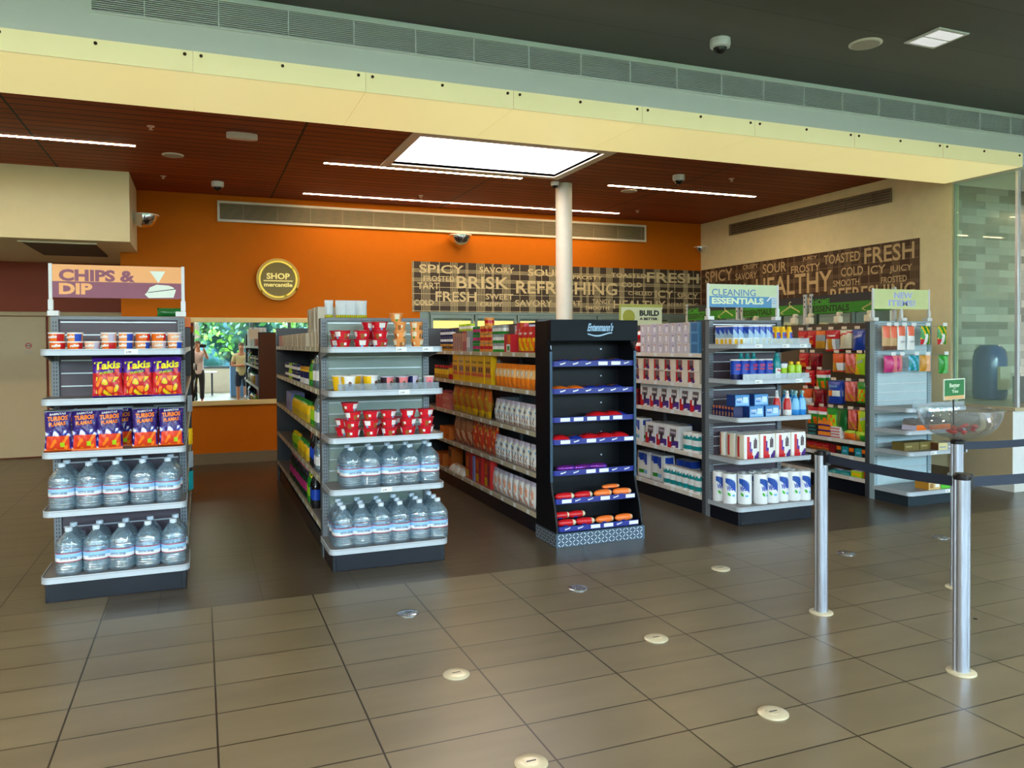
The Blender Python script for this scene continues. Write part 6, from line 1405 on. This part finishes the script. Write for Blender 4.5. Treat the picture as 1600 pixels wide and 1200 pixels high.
line('limebottle', rng(7.95, 6, .08), P2 + .06, .58, 'lime green bottle', W); line('yellowjug', rng(7.15, 7, .1), P2 + .06, .58, 'mustard yellow bottle', W, sc=(1, 1, .8)); line('pinkbox', (7.35, 7.5, 7.65), P2 + .2, .58, 'tall pink box behind yellow bottles', W, sc=(1, 1, 1.2)); line('sodabottle', (6.75, 6.9), P2 + .06, .58, 'dark bottle with blue label', W); line('tallclear', (6.5, 6.6), P2 + .06, .58, 'tall clear jar with white label', W, sc=(1, 1, .9))
W = 'noodle aisle bottom shelf'
line('darkbottle', rng(7.3, 14, .1), P2 + .06, .225, 'dark bottle with magenta label', W); line('greenbottle', (7.05, 7.17), P2 + .06, .225, 'green drink bottle', W); line('sodabottle', (6.8, 6.92), P2 + .06, .225, 'dark bottle with blue label', W)
# snack aisle (x0 = 6.39)
P5 = 6.39
def hangrow(z, items, row):
    n = len(items)
    for i, (y, kd, c) in enumerate(sorted(items, key=lambda t: -t[0])):
        x = P5 + .07
        b = MB(); b.tube([(0, 0, 0), (.33, 0, 0)], .003, peg, 6); b.box(-.006, -.002, -.035, .035, .004, .034, mat('price_flag_peach', (226, 206, 184), .4)); r = b.build('peg_hook'); r.location = (x - .02, y, z); tag(r, 'peg hook with price flag, %s, %s' % (ordl(i, n), row), 'hook')
        place(kd, (x + .0, y, z - .004), LF + jit(.12), '%s hanging bag, %s, %s' % (c, ordl(i, n), row))
        place(kd, (x + .06, y, z - .004), LF + jit(.12), '%s bag hanging second behind, %s, %s' % (c, ordl(i, n), row))
hangrow(1.745, [(7.12, 'h_red', 'red'), (6.98, 'h_red', 'red'), (6.84, 'h_silver', 'orange silver'), (6.66, 'h_bigred', 'large red cheese'), (6.47, 'h_white', 'linen white'), (6.29, 'h_blue', 'cobalt blue')], 'top peg row')
hangrow(1.49, [(7.1, 'h_red', 'red'), (6.94, 'h_crimson', 'crimson'), (6.58, 'h_orangewhite', 'vermilion white'), (6.41, 'h_pinkred', 'coral red'), (6.26, 'h_lime', 'lime yellow'), (6.16, 'h_darkgreen', 'forest green')], 'second peg row')
hangrow(1.30, [(7.0, 'h_red', 'red'), (6.83, 'h_tomato', 'red and orange')], 'short third peg row')
hangrow(1.19, [(6.62, 'h_bluewhite', 'cobalt and white'), (6.41, 'h_pinkred', 'coral red'), (6.23, 'h_green', 'green and orange')], 'third peg row right part')
hangrow(1.08, [(7.05, 'h_orangewhite', 'vermilion white'), (6.87, 'h_crimson', 'crimson')], 'fourth peg row left part')
hangrow(.89, [(6.95, 'h_tomato', 'tomato red'), (6.8, 'h_tomato', 'orange and green'), (6.66, 'h_green', 'green'), (6.52, 'h_darkgreen', 'forest green'), (6.38, 'h_pinkred', 'coral orange'), (6.22, 'h_lime', 'lime yellow')], 'lowest peg row')
W = 'snack aisle shelf below bags'
line('stackdark', (6.93,), P5 + .1, .565, 'dark green flat box', W, 3, .041); line('stackorange', (6.74,), P5 + .1, .565, 'tangerine box with purple edge', W, 3, .061, sc=(.9, 1, .9)); line('stackwhite', (6.58,), P5 + .1, .565, 'white and rose flat box', W, 4, .031); line('smallorange', (6.42,), P5 + .08, .565, 'small orange snack bag', W); line('smallgreen', (6.26,), P5 + .08, .565, 'small lime green snack bag', W); line('smallgreen', (6.16,), P5 + .12, .565, 'small green bag at the post', W, sc=(.6, 1, .9))
W = 'snack aisle second lowest shelf'
line('smallred', (6.75, 6.88, 7.0), P5 + .08, .40, 'small red snack bag', W); line('redcube', (6.62,), P5 + .06, .40, 'dark red cube box', W); line('blackcube', (6.52, 6.34, 6.17), P5 + .06, .40, 'black and orange cube box', W, sc=(.9, 1, 1)); line('tealcube', (6.43, 6.25), P5 + .06, .40, 'turquoise cube box', W, sc=(.8, 1, 1))
W = 'snack aisle bottom shelf'
line('smallorange', (6.83,), P5 + .08, .18, 'small orange bag behind the queue post', W); line('flatteal', (6.45, 6.6), P5 + .1, .18, 'flat teal and lavender pack', W); line('limebox', (6.28,), P5 + .1, .18, 'lime yellow box with white top', W, sc=(.8, 1, .9)); line('smallred', (6.16,), P5 + .06, .18, 'small red bag at the post', W, sc=(.8, 1, .7))
# goods glimpsed on top of snack aisle inside the freezer
line('jar', (7.6, 7.75, 7.9, 8.1, 8.25), XR - .42, 1.7, 'sauce jar behind the freezer glass', 'upper freezer shelf', rz=0); line('slimbottle', rng(8.5, 12, .12), XR - .42, 1.7, 'white bottle behind the freezer glass', 'upper freezer shelf')
# drinks in the rear cooler, top shelf
for i, (k_, c) in enumerate((('bluecan', 'navy'), ('limeyog', 'lime'), ('darkbottle', 'dark'), ('greenbottle', 'green'), ('redbottle', 'red'), ('slimbottle', 'white'))):
    for j in range(5):
        place(k_, (3.36 + i * .7 + j * .11, YW + .2, 1.695), 0, '%s drink, %s, cooler door %s from left' % (c, ordl(j, 5), ('first', 'second', 'third', 'fourth', 'fifth', 'sixth')[i]), 'drink')
# sliver of goods on the right side of the chips run
for i, (y, z, kd, c) in enumerate(((6.25, 1.25, 'h_small_silver', 'silver'), (6.3, 1.0, 'h_small_yellow', 'yellow'), (6.35, .82, 'h_small_silver', 'grey'), (6.3, .68, 'h_small_teal', 'teal'))):
    place(kd, (-.075, y, z), PI / 2 - .5, 'small %s packet hanging right of the chips display' % c if i != 2 else 'small grey packet hanging below the yellow packet')
line('orangecrate', (9.4,), -.13, 1.825, 'small orange carton on top of the chips run', 'far end', rz=PI / 2, sc=(.7, .4, .7))
